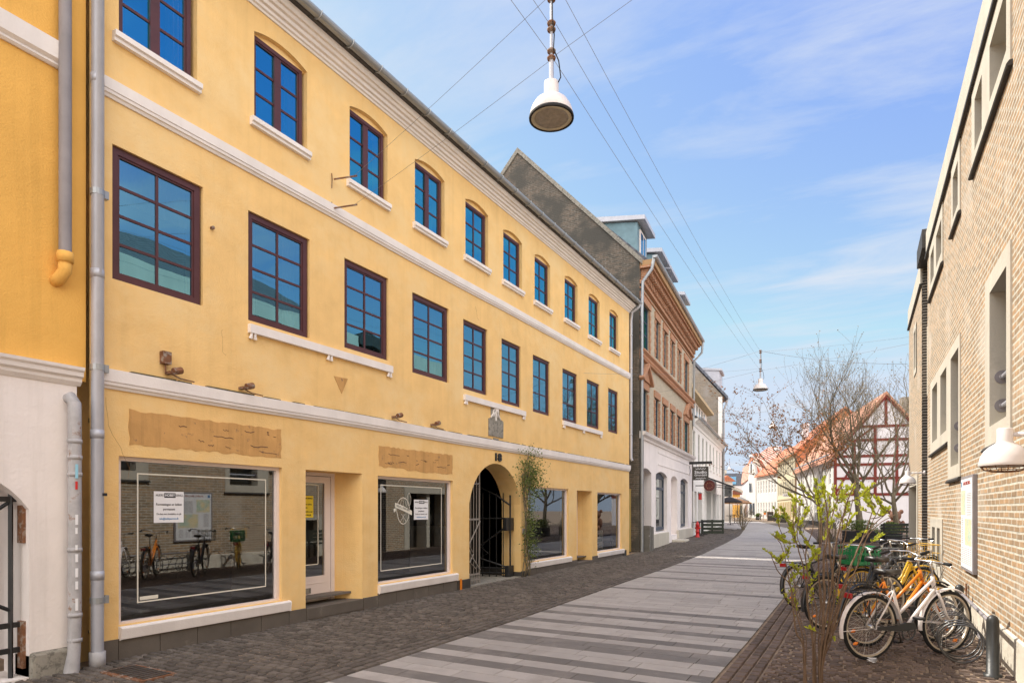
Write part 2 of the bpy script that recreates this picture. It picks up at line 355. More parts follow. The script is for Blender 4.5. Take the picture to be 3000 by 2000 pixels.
orange_paint = pm('orange_enamel', (.78, .23, .015), .28, .06, 5, .03, 60, spec=.5)
yellow_paint = pm('yellow_enamel', (.72, .42, .02), .3, .08, 5, .03, 60, spec=.5)
black_paint = pm('black_enamel', (.022, .022, .024), .3, .1, 5, .03, 60, spec=.5)
red_lens = pm('red_lens', (.36, .012, .012), .2, .1, 20, .1, 120, spec=.6)
amber = pm('amber_lens', (.85, .22, .01), .25, .1, 20, .1, 120, spec=.6)
greenp = pm('green_plastic', (.012, .19, .062), .4, .08, 5, .05, 60, spec=.5)
lamp_w = pm('lamp_enamel', (.74, .69, .67), .38, .05, 4, .04, 40, spec=.5, c2=(.42, .33, .26), c2s=4.5, c2t=(.62, .7))
lampin = pm('lamp_inside', (.62, .56, .42), .5, .1, 8, .05, 40)
lensm = pm('lamp_lens', (.34, .30, .25), .25, .2, 18, .3, 90, spec=.6)
concrete = pm('concrete', (.55, .51, .43), .9, .1, 2, .45, 35, streak=True, c2=(.48, .44, .37), c2s=2.2, c2t=(.55, .75))
render_p = pm('plinth_render', (.62, .57, .48), .95, .12, 3, .6, 25, streak=True, c2=(.38, .34, .28), c2s=3, c2t=(.5, .7))
lead = pm('lead_flashing', (.055, .05, .045), .6, .2, 5, .3, 30)
bark = pm('bark', (.17, .14, .095), .9, .3, 9, .6, 40)
bark_red = pm('bark_reddish', (.17, .11, .07), .8, .3, 12, .4, 60)
wood_dk = pm('wood_dark_green', (.035, .042, .03), .7, .25, 4, .3, 30, streak=True)
wood_br = pm('wood_brown', (.22, .12, .06), .7, .25, 6, .3, 30)
bear_m = pm('carved_wood', (.17, .085, .055), .8, .2, 8, .3, 40)
timber = pm('timber_red', (.17, .032, .024), .8, .15, 5, .2, 40)
infill = pm('infill_white', (.70, .68, .70), .9, .04, 3, .15, 30)
shop_in = pm('shop_wall', (.16, .14, .12), .9, .2, 2, 0)
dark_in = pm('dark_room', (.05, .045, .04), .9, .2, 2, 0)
floor_in = pm('shop_floor', (.36, .35, .34), .7, .1, 2, 0)
panel_in = pm('shop_panel', (.80, .78, .78), .7, .05, 2, 0)
curtain = pm('curtain', (.60, .58, .55), .9, .12, 12, .2, 10, streak=True)
red_m = pm('hydrant_red', (.55, .02, .02), .4, .1, 8, .08, 50, spec=.5)
darksign = pm('sign_charcoal', (.07, .065, .055), .5, .1, 5, .05, 40)
maroon = pm('sign_maroon', (.10, .014, .012), .35, .2, 5, .05, 40, spec=.5)
awn = pm('awning_dark', (.03, .028, .03), .85, .15, 5, .1, 40)
awn_w = pm('awning_pale', (.62, .55, .44), .8, .12, 5, .1, 40)
brick_y = brick('brick_yellow', (.54, .35, .20), (.34, .25, .165), (.63, .60, .51), var=.42, bump=.6, soot=(.60, .54, .46), st=(.56, .80))
brick_dk = brick('brick_gable_grey', (.20, .155, .12), (.11, .10, .085), (.22, .20, .17), var=.5, soot=(.09, .085, .075), st=(.47, .58))
brick_b = brick('brick_buff', (.56, .48, .34), (.46, .39, .27), (.5, .45, .38), var=.2)
brick_r = brick('brick_redorange', (.50, .22, .11), (.40, .17, .085), (.50, .36, .26), var=.2)
brick_bk = brick('brick_black', (.05, .045, .04), (.08, .065, .055), (.42, .38, .33), ms=.014, var=.2)
orange_wall = pm('orange_lime', (.62, .25, .11), .9, .14, 2, .2, 30, c2=(.34, .22, .20), c2s=1.2, c2t=(.55, .65))
rooftile = tiles('pantile_orange', (.56, .20, .10), (.28, .10, .06))
rooftile_p = tiles('pantile_pale', (.62, .30, .19), (.34, .17, .12), tw=.2, rh=.3)
rooftile_s = tiles('pantile_limed', (.46, .12, .06), (.4, .2, .12), tw=.95, rh=3, var=.1, stripe=(.62, .52, .42))
rooftile_d = tiles('roof_dark', (.085, .08, .078), (.04, .04, .04))
slate = tiles('roof_slate', (.13, .14, .17), (.08, .09, .1), tw=.3, rh=.25)
cobble_m = pm('cobble', (.125, .107, .092), .72, .22, 7, .5, 45, attr=True, spec=.35)
cobble_r = pm('cobble_brown', (.135, .098, .078), .75, .22, 7, .5, 45, attr=True, spec=.3)
joint_m = pm('cobble_joint', (.27, .20, .14), .95, .3, 6, .4, 50)
slab_m = pm('paving_slab', (.41, .38, .352), .7, .07, 5, .25, 120, attr=True, spec=.35, c2=(.30, .27, .245), c2s=1.6, c2t=(.50, .78))
slab_j = pm('slab_joint', (.19, .16, .13), .95, .2, 6, .2, 60)
glass_clear = glass('glass_clear', 2.35, tint=(.92, .96, 1))
glass_up = glass('glass_sky', 2.6, base=(.006, .075, .19), tint=(.42, .76, 1.0), wob=.05)  # blue base colour paints reflected sky into the panes
glass_dk = glass('glass_dark', 1.7, base=(.035, .038, .04), tint=(.9, .95, 1), wob=.05)
glass_rr = glass('glass_right_windows', 1.7, base=(.03, .033, .035))
glass_lt = glass('glass_pale', 1.6, base=(.22, .25, .27), tint=(.9, .95, 1))
glass_see = glass('glass_see', 6.0, tint=(.14, .78, 1.0), wob=.14); glass_see2 = glass('glass_see_lower', 4.8, tint=(.34, .76, 1.0), wob=.16)
leaf_spring = leafmat('leaf_spring', (.60, .62, .05), (.30, .36, .04), .55)
leaf_green = leafmat('leaf_green', (.09, .15, .03), (.20, .24, .06), .4)
leaf_bud = leafmat('leaf_bud', (.30, .19, .07), (.20, .17, .08), .3)
leaf_rust = leafmat('leaf_rusty', (.42, .17, .04), (.26, .12, .04), .4)

# ------------------------------------------------------------------ ground, road and pavements
ROADL = [(-30, -4.40), (4, -4.40), (8, -4.40), (12, -4.52), (17, -4.66), (22, -4.9), (28, -5.35), (35, -5.95), (42, -6.9), (44.2, -7.4)]
ROADR = [(-30, -1.27), (8, -1.27), (12, -1.32), (16, -1.39), (22, -1.5), (30, -1.9), (38, -2.8), (47, -4.0)]
def lerp(T, y):
    for (a, b), (c, d) in zip(T, T[1:]):
        if y <= c: return b+(d-b)*(y-a)/(c-a)
    return T[-1][1]
g = MB()
ys = [-60, -20, 0, 10, 20, 30, 40, 50, 62, 100, 200, 420]
for a, b in zip(ys, ys[1:]):
    g.add([(-300, a, gz(a)-.022), (300, a, gz(a)-.022), (300, b, gz(b)-.022), (-300, b, gz(b)-.022)], [(0, 1, 2, 3)])
struct('ground', g, joint_m)
def cobbles(name, m, x0f, x1f, y0, y1, bx, by, seed, border=0):
    rr = random.Random(seed); mb = MB(); y = y0; row = 0
    while y < y1:
        h = by*rr.uniform(.92, 1.08); off = (row % 2)*.5*bx+rr.uniform(-.01, .01); xa = x0f(y)+border; xb = x1f(y)
        x = xa-off
        while x < xb:
            wd = bx*rr.uniform(.82, 1.18); a = max(x, xa); b = min(x+wd, xb)
            if b-a > .03:
                j = .0075; z = gz(y)+rr.uniform(-.005, .005)+.006*math.sin(x*2.1+y*.9)*math.sin(y*1.7-x)-.003; e = .010; s1 = rr.uniform(-.003, .003)
                a += j+rr.uniform(0, .004); b -= j; c = y+j+rr.uniform(0, .004); d = y+h-j
                mb.ct = rr.choice((.72, .85, .95, 1.02, 1.12, 1.3))
                mb.add([(a, c, z-.03), (b, c, z-.03), (b, d, z-.03), (a, d, z-.03), (a+e, c+e, z+s1), (b-e, c+e, z-s1), (b-e, d-e, z+s1), (a+e, d-e, z-s1)],
                       [(4, 5, 6, 7), (0, 1, 5, 4), (1, 2, 6, 5), (2, 3, 7, 6), (3, 0, 4, 7)])
            x += wd
        y += h; row += 1
    mb.ct = 1
    struct(name, mb, m)
def edge_rows(mb, xf, rows, y0, y1, seed):
    rr = random.Random(seed)
    for k in range(rows):
        y = y0+rr.uniform(0, .1)
        while y < y1:
            l = rr.uniform(.12, .2); x = xf(y)+k*.11 if rows > 0 else 0; z = gz(y)+rr.uniform(-.004, .004)+.002; e = .01
            a, b, c, d = x+.006, x+.104, y+.006, y+l-.006; mb.ct = rr.choice((.75, .9, 1, 1.15))
            mb.add([(a, c, z-.03), (b, c, z-.03), (b, d, z-.03), (a, d, z-.03), (a+e, c+e, z), (b-e, c+e, z), (b-e, d-e, z), (a+e, d-e, z)],
                   [(4, 5, 6, 7), (0, 1, 5, 4), (1, 2, 6, 5), (2, 3, 7, 6), (3, 0, 4, 7)])
            y += l
    mb.ct = 1
cobbles('pavement', cobble_m, lambda y: -7.0 if y < 20.4 else -7.0-(y-20.4)*.09, lambda y: lerp(ROADL, y)-.36, 2.2, 27, .145, .098, 3)
cobbles('pavement_right', cobble_r, lambda y: lerp(ROADR, y)+.36, lambda y: 1.32, 4.6, 27, .125, .098, 5)
cobbles('pavement_far', cobble_m, lambda y: -7.6-(y-27)*.14, lambda y: lerp(ROADL, y)-.36, 27.05, 44, .26, .17, 8)
cobbles('square', cobble_r, lambda y: lerp(ROADR, y)+.36, lambda y: 9, 27.05, 46.5, .26, .17, 9)
mb = MB(); edge_rows(mb, lambda y: lerp(ROADL, y)-.35, 3, 3.5, 44, 1); struct('kerb_left', mb, cobble_m)
mb = MB(); edge_rows(mb, lambda y: lerp(ROADR, y)+.03, 3, 3.5, 44, 2); struct('kerb_right', mb, cobble_r)
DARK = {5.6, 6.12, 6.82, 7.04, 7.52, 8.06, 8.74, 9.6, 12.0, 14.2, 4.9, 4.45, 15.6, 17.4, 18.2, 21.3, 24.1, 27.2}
mb = MB(); rr = random.Random(11); rh = .232; y = 2.0; row = 0
while y < 62:
    if y > 45: rh = .45
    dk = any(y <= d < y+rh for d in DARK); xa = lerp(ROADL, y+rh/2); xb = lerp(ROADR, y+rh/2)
    if y > 43: xa = -7.4-(y-43)*1.6; xb = -4-(y-43)*.26 if y > 47 else xb
    x = xa-rr.uniform(0, .6)*(1 if row % 2 else .5)
    base = rr.uniform(.93, 1.04)
    while x < xb:
        l = .62; a = max(x, xa); b = min(x+l, xb)
        if b-a > .02:
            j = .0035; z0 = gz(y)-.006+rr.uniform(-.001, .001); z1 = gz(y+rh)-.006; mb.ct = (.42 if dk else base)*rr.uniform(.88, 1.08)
            mb.add([(a+j, y+j, z0), (b-j, y+j, z0), (b-j, y+rh-j, z1), (a+j, y+rh-j, z1), (a+j, y+j, z0-.02), (b-j, y+j, z0-.02), (b-j, y+rh-j, z1-.02), (a+j, y+rh-j, z1-.02)],
                   [(0, 1, 2, 3), (4, 5, 1, 0), (5, 6, 2, 1), (6, 7, 3, 2), (7, 4, 0, 3)])
        x += l
    y += rh; row += 1
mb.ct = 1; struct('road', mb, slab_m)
mb = MB()
for a in range(2, 62, 2):
    mb.add([(lerp(ROADL, a)-(0 if a < 43 else (a-43)*1.6), a, gz(a)-.016), (lerp(ROADR, a), a, gz(a)-.016), (lerp(ROADR, a+2), a+2, gz(a+2)-.016), (lerp(ROADL, a+2)-(0 if a < 43 else (a-41)*1.6), a+2, gz(a+2)-.016)], [(0, 1, 2, 3)])
struct('road_bed', mb, slab_j)

# ------------------------------------------------------------------ window builder
def window(fac, par, s0, s1, z0, z1, rec=.09, cols=2, rows=3, fm=purple, gm=glass_up, fw=.07, fb=.03, double=False, name='window', sill=None, sillm=trim, so=.06, top=None, back=.0, open_=0):
    f = MB(fac); a, b = -rec-.05, -rec
    f.box(s0, s0+fw, z0, z1, a, b); f.box(s1-fw, s1, z0, z1, a, b); f.box(s0+fw, s1-fw, z1-fw, z1, a, b); f.box(s0+fw, s1-fw, z0, z0+fw, a, b)
    # inner sash a little deeper
    e = fw; c, d = a-.0, b-.012
    f.box(s0+e, s0+e+.022, z0+e, z1-e, a+.002, d); f.box(s1-e-.022, s1-e, z0+e, z1-e, a+.002, d)
    f.box(s0+e+.022, s1-e-.022, z1-e-.022, z1-e, a+.002, d); f.box(s0+e+.022, s1-e-.022, z0+e, z0+e+.022, a+.002, d)
    i0, i1, j0, j1 = s0+e+.022, s1-e-.022, z0+e+.022, z1-e-.022
    cw = (i1-i0)/cols; rhh = (j1-j0)/rows
    for k in range(1, cols):
        wv = .055 if double else fb/2
        f.box(i0+k*cw-wv, i0+k*cw+wv, j0, j1, a+.004, b-(.002 if double else .018))
    for k in range(1, rows): f.box(i0, i1, j0+k*rhh-fb/2, j0+k*rhh+fb/2, a+.006, b-.02)
    if top:      # curved head above the frame
        k = 8; wd = (s1-s0)/2; rise = top; r = (wd*wd+rise*rise)/(2*rise); cz = z1+rise-r; a0 = math.asin(wd/r)
        f.prism([(s0, z1)]+[((s0+s1)/2-r*math.sin(a0-2*a0*i/k), cz+r*math.cos(a0-2*a0*i/k)) for i in range(k+1)][1:-1]+[(s1, z1)], a, a+.01) if False else None
    fo = f.build(name, fm, par)
    p = MB(fac); p.add([(i0, j0, a+.02), (i1, j0, a+.02), (i1, j1, a+.02), (i0, j1, a+.02)], [(0, 1, 2, 3) if fac.side > 0 else (3, 2, 1, 0)])
    p.build('pane', gm, fo)
    if sill:
        q = MB(fac); q.prof([(z0-sill, -rec), (z0-sill, so*.65), (z0-sill+.035, so*.65), (z0-sill+.045, so), (z0-.012, so), (z0-.002, -rec)], s0-.07, s1+.07); q.build('sill', sillm, fo)
    return fo

# ================================================================== YELLOW HOUSE (left)
FB = Fac(-7, 0, 0, 1)
S0, S1 = 3.56, 20.39
house = thing('yellow_house', 'long three storey yellow plastered house with plum coloured windows and white bands', 'house', (-7, 3.56, 0))
TW = [(3.853, 4.717), (5.569, 6.419), (7.313, 8.153), (8.929, 9.783), (10.537, 11.361), (12.034, 12.852), (13.529, 14.336), (15.249, 16.048), (16.884, 17.689), (18.557, 19.296)]
FW = [(3.786, 4.813), (5.476, 6.484), (7.201, 8.197), (8.856, 9.939), (10.46, 11.344), (11.959, 12.81), (13.438, 14.336), (15.113, 16.048), (16.756, 17.689), (18.445, 19.296)]
TZ = [(6.70, 7.86), (6.72, 7.86), (6.70, 7.85), (6.68, 7.81), (6.67, 7.79), (6.65, 7.75), (6.63, 7.73), (6.66, 7.76), (6.61, 7.77), (6.63, 7.77)]
FZ = [(4.07, 5.50), (4.07, 5.49), (4.10, 5.47), (4.03, 5.44), (4.01, 5.39), (3.96, 5.36), (3.96, 5.32), (3.96, 5.32), (3.99, 5.33), (4.02, 5.36)]
holes = [(arch(a, b+.045, z0, z1, .09), .34) for (a, b), (z0, z1) in zip(TW, TZ)]+[(rect(a, b+.025, z0, z1), .34) for (a, b), (z0, z1) in zip(FW, FZ)]
SH = [(3.853, 6.02, .38, 2.195), (7.96, 10.10, .40, 2.175), (13.195, 15.499, .38, 2.165), (17.55, 19.663, .36, 2.135)]
holes += [(rect(a, b, c, d), .16) for a, b, c, d in SH]
holes += [(rect(6.435, 7.593, .2, 2.19), .42), (rect(16.048, 17.146, .16, 2.15), .42), (arch(10.679, 12.831, .07, 1.74, .87, 18), .5)]
outer = [(S0, -.05), (10.679-.0, -.05), (10.679, .07), (12.831, .07), (12.831, -.05), (S1, -.05), (S1, 8.28), (S0, 8.28)]
outer = rect(S0, S1, -.05, 8.28)
wm = wallmesh(FB, outer, holes)
wm.box(S1-.001, S1, -.1, 8.3, -9, -.0); wm.build('wall', plaster, house)
# end wall and back
mb = MB(FB); mb.box(S1-.25, S1-.002, 0, 8.2, -9, -.3); mb.box(S0, S1-.3, 0, 8.2, -9, -8.7); mb.box(S0+.002, S0+.25, 0, 8.2, -9, -.3); mb.build('back_wall', plaster, house)
mb = MB(FB); mb.box(S0+.3, S1-.3, 2.7, 8.4, -.9, -.85); mb.box(S0+.3, S1-.3, 3.4, 3.45, -.85, -.34); mb.box(S0+.3, S1-.3, 6.1, 6.15, -.85, -.34); mb.build('sun_block_partition', dark_in, house)  # dark partition and slabs added behind the windows to stop stray sun inside
# plinth
mb = MB(FB); prr = random.Random(4)
for a, b, top in ((S0+.05, 3.84, .24), (3.84, 6.12, .24), (6.12, 6.43, .22), (6.435, 7.593, .197), (7.6, 7.95, .22), (7.95, 10.21, .255), (13.19, 15.52, .25), (15.52, 16.04, .25), (17.15, 17.55, .27), (17.55, 19.7, .27)):
    n = max(1, round((b-a)/.42)); st = (b-a)/n
    for i in range(n):
        q = prr.uniform(-.003, .003); mb.box(a+i*st+.004, a+(i+1)*st-.004, -.1, top, -.05, .022+q)
    mb.build('plinth', plinth_m, house); mb = MB(FB)
for a, b, h in ((10.22, 10.68, .24), (12.83, 13.18, .2), (19.72, 20.05, .3)): mb = MB(FB); mb.box(a, b, -.1, h, -.3, .035); mb.build('plinth_stone', lead, house, bevel=.015)
# bands and cornice
def band(z, h, name, seed):
    mb = MB(FB); rr = random.Random(seed); s = S0+.03; k = 0
    dz = 0
    while s < S1:
        e = min(S1+.015, s+1.7); nz = rr.uniform(-.008, .012)
        pr = [(0, -.02), (0, .018), (.03, .03), (.036, .045), (.062, .05), (.066, .038), (.075, .055), (h-.005, .06), (h, .045), (h, -.02)]
        kk = len(pr); mb.add([(s, z+dz+a, b) for a, b in pr]+[(e, z+nz+a, b) for a, b in pr], [tuple(range(kk)), tuple(range(kk, 2*kk))[::-1]]+[(i, (i+1) % kk, (i+1) % kk+kk, i+kk) for i in range(kk)])
        s = e; dz = nz
        if s >= S1: break
    return mb.build(name, trim, house)
gr_ = MB(FB); rg = random.Random(12); s_ = S0+.4
while s_ < S1-.3:
    l_ = rg.uniform(.15, .9)
    gr_ = MB(FB); gr_.box(s_, min(S1, s_+l_), 3.094, 3.106+rg.uniform(0, .008), .0, .05+rg.uniform(0, .006)); s_ += l_+rg.uniform(0, .25); gr_.build('moss_line', MATS.get('moss_dark') or pm('moss_dark', (.10, .085, .05), .95, .4, 15, .4, 60), house)
band(2.895, .205, 'string_course', 1); band(5.96, .19, 'string_course', 2)
mb = MB(FB); mb.prof([(8.18, -.02), (8.18, .02), (8.205, .03), (8.215, .055), (8.25, .065), (8.258, .10), (8.30, .115), (8.308, .15), (8.345, .17), (8.35, .20), (8.39, .225), (8.42, .235), (8.42, -.02)], S0+.03, S1+.02); mb.build('cornice', trim, house)
mb = MB(FB); mb.add([(S0, 8.46, .30), (S1+.1, 8.46, .30), (S1+.1, 11.2, -4.5), (S0, 11.2, -4.5), (S0, 8.5, -9), (S1+.1, 8.5, -9), (S0, 8.43, .27), (S1+.1, 8.43, .27)], [(0, 1, 2, 3), (3, 2, 5, 4), (0, 3, 4, 6), (1, 7, 5, 2), (6, 7, 1, 0), (6, 4, 5, 7)]); mb.build('roof', rooftile_d, house)
gut = MB(FB)
k = 8; prg = [(8.49-.07*math.sin(math.pi*i/k), .345-.07*math.cos(math.pi*i/k)) for i in range(k+1)]+[(8.49-.06*math.sin(math.pi*i/k), .345-.06*math.cos(math.pi*i/k)) for i in range(k, -1, -1)]
gut.prof(prg, S0, S1+.12); gob = gut.build('gutter', zinc, house)
s = S0+.3
while s < S1: br = MB(FB); br.tube([(s, 8.49-.082*math.sin(math.pi*i/8), .345-.082*math.cos(math.pi*i/8)) for i in range(9)], .010, 5); br.box(s-.012, s+.012, 8.48, 8.50, .2, .27); s += .62; br.build('gutter_bracket', zinc, gob)
dp = MB(FB); dp.tube([(S1+.07, 8.45, .345), (S1+.07, 8.36, .33), (S1+.05, 8.28, .24), (S1+.04, 8.2, .09), (S1+.03, 7.9, .06), (S1+.03, 3.35, .06), (S1+.03, 3.25, .10)], .042, 10, False)
for z in (7.4, 6.3, 5.2, 4.1): dp.tube([(S1+.03, z, .06), (S1+.03, z+.05, .06)], .05, 10)
dp.build('downpipe', zincw, house, smooth=True)
dp = MB(FB); dp.tube([(3.60, 8.45, .345), (3.60, 8.3, .3), (3.60, 8.1, .08), (3.60, .16, .07)], .058, 14, False)
for z in (6.0, 4.0, 2.35, .9): dp.tube([(3.60, z, .07), (3.60, z+.09, .07)], .063, 14)
o = dp.build('downpipe', zincw, house, smooth=True)
for z in (4.85, 3.05, .66): cl = MB(FB); cl.tube([(3.60, z, .07), (3.60, z+.06, .07)], .066, 14); cl.box(3.655, 3.70, z-.01, z+.07, .045, .10); cl.build('pipe_clamp', zinc, o)
cl = MB(FB); cl.tube([(3.60, -.02, .07), (3.60, .16, .07)], .075, 14); cl.build('pipe_shoe', pipe_old, o, smooth=True)
st = MB(FB); st.box(3.62, 3.665, 1.76, 1.79, .128, .131); st.build('sticker', ink, o)
# windows, each with its own curtains or blind behind the glass
def drapes(wf, a, b, z0, z1, seed):
    rr = random.Random(seed*7+3); kind = rr.choice(('sides', 'sides', 'blind', 'left', 'none', 'full')) if seed not in (20, 21, 0, 1) else ('blind' if seed == 20 else 'sides'); n = -.22
    q = MB(FB)
    def cloth(s0, s1, za, zb):
        k = max(4, int((s1-s0)/.02)); P = [(s0+(s1-s0)*i/k, n+.018*math.sin(i*1.9+seed)) for i in range(k+1)]
        q.add([(s, za, d) for s, d in P]+[(s, zb, d) for s, d in P], [(i, i+1, i+k+2, i+k+1) for i in range(k)])
    w_ = b-a
    if kind == 'sides': cloth(a+.05, a+w_*rr.uniform(.18, .3), z0, z1); cloth(b-w_*rr.uniform(.18, .3), b-.05, z0, z1)
    elif kind == 'left': cloth(a+.05, a+w_*rr.uniform(.35, .5), z0, z1)
    elif kind == 'blind': q.box(a+.05, b-.05, z1-(z1-z0)*rr.uniform(.2, .35), z1, n-.005, n)
    elif kind == 'full': cloth(a+.04, b-.04, z0, z0+(z1-z0)*.55)
    else: return
    q.build('curtain', curtain, wf)
for i, ((a, b), (z0, z1)) in enumerate(zip(TW, TZ)):
    wf_ = window(FB, house, a, b+.0, z0, z1, .055, 2, 3, double=i < 4, sill=.115, top=.075, so=.075, fw=.055, gm=glass_see); drapes(wf_, a, b, z0, z1, i)
for i, ((a, b), (z0, z1)) in enumerate(zip(FW, FZ)):
    wf_ = window(FB, house, a, b+.005, z0, z1, .03, 2, 4 if i < 6 else 3, fw=.075 if i < 4 else .06, gm=glass_see2); drapes(wf_, a, b, z0, z1, i+20)
for a, b, z in ((5.47, 8.28, 4.02), (10.46, 13.0, 3.90), (15.1, 17.86, 3.95)):
    mb = MB(FB); mb.box(a, b, z-.115, z-.004, -.03, .055)
    n = 3
    for i in range(n):
        s = a+.06+(b-a-.12)*i/(n-1)
        for q in (-.028, .028): mb.tube([(s+q, z-.115, .035), (s+q, z-.15, .03), (s+q*1.3, z-.19, .022)], [.016, .02, .026], 6)
    mb.build('window_ledge', trim, house)
for (a, b), (z0, z1) in zip(TW, TZ): q = MB(FB); q.box(a+.01, b-.01, z1-.02, z1+.085, -.139, -.10) if False else q.prism([p for p in arch(a+.002, b+.043, z1-.01, z1, .088)], -.139, -.06); q.build('window_head', plaster, house)
# shop windows
def shopwin(a, b, z0, z1, sillz):
    f = MB(FB); t = .05; n0, n1 = -.13, -.055
    f.box(a, a+t, z0, z1, n0, n1); f.box(b-t, b, z0, z1, n0, n1); f.box(a+t, b-t, z1-t*.9, z1, n0, n1); f.box(a+t, b-t, z0, z0+.028, n0, n1)
    f.box(a+t, a+t+.012, z0+.03, z1-t, n0+.01, n1-.02); f.box(b-t-.012, b-t, z0+.03, z1-t, n0+.01, n1-.02)
    fo = f.build('shop_window', trimw, house)
    p = MB(FB); p.add([(a+t, z0+.028, -.095), (b-t, z0+.028, -.095), (b-t, z1-t*.9, -.095), (a+t, z1-t*.9, -.095)], [(0, 1, 2, 3)]); p.build('pane', glass_clear, fo)
    q = MB(FB); q.prof([(z0-.15, -.16), (z0-.15, .045), (z0-.035, .06), (z0-.022, .055), (z0-.002, -.06), (z0-.002, -.16)], a-.005, b+.11); q.build('sill', trim, fo, bevel=.006)
    return fo
sw = [shopwin(a, b, c, d, 0) for a, b, c, d in SH]
lr = pm('glass_line_cream', (.75, .72, .62), .7, .03, 3, 0)
def line_frame(a, b, z0, z1, fo):
    q = MB(FB); t = .0075; n0, n1 = -.093, -.0915
    q.box(a, b, z1-t, z1+t, n0, n1); q.box(a, b, z0-t, z0+t, n0, n1); q.box(a, a+2*t, z0+t, z1-t, n0, n1); q.box(b-2*t, b, z0+t, z1-t, n0, n1); q.build('glass_border', lr, fo)
line_frame(4.10, 5.83, .59, 2.02, sw[0]); line_frame(8.13, 9.86, .60, 2.03, sw[1])
# interiors: floor, back wall, side wall panels for each shop
inn = MB(FB)
inn.box(3.7, 10.25, .30, .33, -3.4, -.17); inn.box(3.7, 10.25, .3, 2.6, -3.5, -3.4); inn.box(3.7, 3.8, .3, 2.6, -3.4, -.45); inn.box(3.7, 10.25, 2.55, 2.6, -3.4, -.3)
inn.box(13.0, 19.9, .26, .29, -3.4, -.17); inn.box(13.0, 19.9, .26, 2.6, -3.5, -3.4); inn.box(12.95, 13.05, .26, 2.6, -3.4, -.45); inn.box(19.85, 19.95, .26, 2.6, -3.4, -.45); inn.box(13.0, 19.9, 2.55, 2.6, -3.4, -.3)
inn.build('shop_room', shop_in, house)
sf = MB(FB); sf.box(3.86, 6.2, .335, .37, -1.0, -.17); sf.box(7.98, 10.2, .335, .38, -1.0, -.17); sf.box(13.2, 15.6, .3, .35, -1.0, -.17); sf.box(17.5, 19.8, .3, .34, -1.0, -.17); sf.build('display_floor', floor_in, house)
pn = MB(FB)
for s, zt in ((6.02, 1.3), (10.11, 1.15)):
    for i in range(9): pn.box(s, s+.03, .36+i*.105, .46+i*.105, -1.05, -.17)
    pn.box(s+.035, s+.05, .36, zt+.1, -1.05, -.17)
pn.box(15.35, 15.38, .3, 2.2, -1.05, -.17); pn.box(13.9, 14.9, .36, 2.1, -2.4, -2.35)
pn.build('display_panel', panel_in, house)
sh = MB(FB); sh.box(5.7, 6.0, 1.02, 1.04, -.8, -.2); sh.lathe([(.05, 0), (.09, .05), (.095, .07)], (5.85, 1.04, -.35)) if False else None; sh.build('shelf', trimw, house)
# closed notices on the glass
def notice(fo, s0, s1, z0, z1, m, lines, logo=None):
    q = MB(FB); q.box(s0, s1, z0, z1, -.0935, -.0915); po = q.build('notice', m, fo)
    c = (s0+s1)/2
    if logo:
        l, mid, r = logo; wd = s1-s0
        text(l, FB(s0+wd*.19, z1-.045, -.0905), FB.d, (0, 0, 1), .028, ink, po, width=wd*.26, ext=.0005)
        q = MB(FB); q.box(s0+wd*.34, s0+wd*.72, z1-.072, z1-.018, -.0912, -.0905); lo = q.build('logo', ink, po)
        text(mid, FB(s0+wd*.53, z1-.045, -.0898), FB.d, (0, 0, 1), .032, paper, po, width=wd*.33, ext=.0005, bold=.02)
        text(r, FB(s0+wd*.85, z1-.045, -.0905), FB.d, (0, 0, 1), .028, ink, po, width=wd*.23, ext=.0005)
    for t, zz, h, wd, mm in lines: text(t, FB(c, zz, -.0905), FB.d, (0, 0, 1), h, mm, po, width=wd*(s1-s0), ext=.0005, bold=.012)
    return po
LN = lambda z1, dz: [('Forretningen er lukket', z1-.15, .028, .86, ink), ('permanent', z1-.15-dz, .028, .4, ink), ('Du kan evt. kontakte os på', z1-.15-2*dz, .022, .82, ink), ('info@hobbyservice.dk', z1-.15-3*dz, .024, .64, inkblue)]
notice(sw[0], 4.29, 4.65, 1.47, 1.83, paper, LN(1.83, .055), ('AALBORG', 'HOBBY', 'SERVICE'))
notice(sw[1], 9.02, 9.44, 1.44, 1.80, paper, LN(1.80, .055), ('AALBORG', 'HOBBY', 'SERVICE'))
q = MB(FB); q.box(4.13, 4.34, .61, .65, -.0935, -.0915); q = q.build('decal', lr, sw[0])
# cream balloon shaped emblem with a ribbon on the second shop window
q = MB(FB); cx, cz = 8.72, 1.60
def ring(mb, pts, t, n=-.0915, closed=True):
    k = len(pts)
    for i in range(k if closed else k-1):
        (x0, y0), (x1, y1) = pts[i], pts[(i+1) % k]; l = math.hypot(x1-x0, y1-y0) or 1; nx, ny = -(y1-y0)/l*t, (x1-x0)/l*t
        mb.add([(x0+nx, y0+ny, n), (x0-nx, y0-ny, n), (x1-nx, y1-ny, n), (x1+nx, y1+ny, n)], [(0, 1, 2, 3)])
ring(q, [(cx+.18*math.cos(t*math.pi/12)*(1 if math.sin(t*math.pi/12) > 0 else .9), cz+.23*math.sin(t*math.pi/12)) for t in range(24)], .006)
ring(q, [(cx+.16+.05*math.cos(t*math.pi/8), cz+.20+.11*math.sin(t*math.pi/8)) for t in range(16)], .004)
for a in (-.09, 0, .09): ring(q, [(cx+a, cz-.2), (cx-a*.6, cz-.05)], .003, closed=False); ring(q, [(cx-a, cz+.08), (cx-a*.3, cz+.22)], .003, closed=False)
q.prism([(cx-.22, cz+.06), (cx, cz+.0), (cx+.24, cz-.08), (cx+.24, cz-.0), (cx, cz+.085), (cx-.22, cz+.14)][::1], -.0916, -.0908); q.prism([(cx-.25, cz-.03), (cx-.2, cz+.0), (cx-.2, cz+.05), (cx-.26, cz+.03)], -.0916, -.0908)
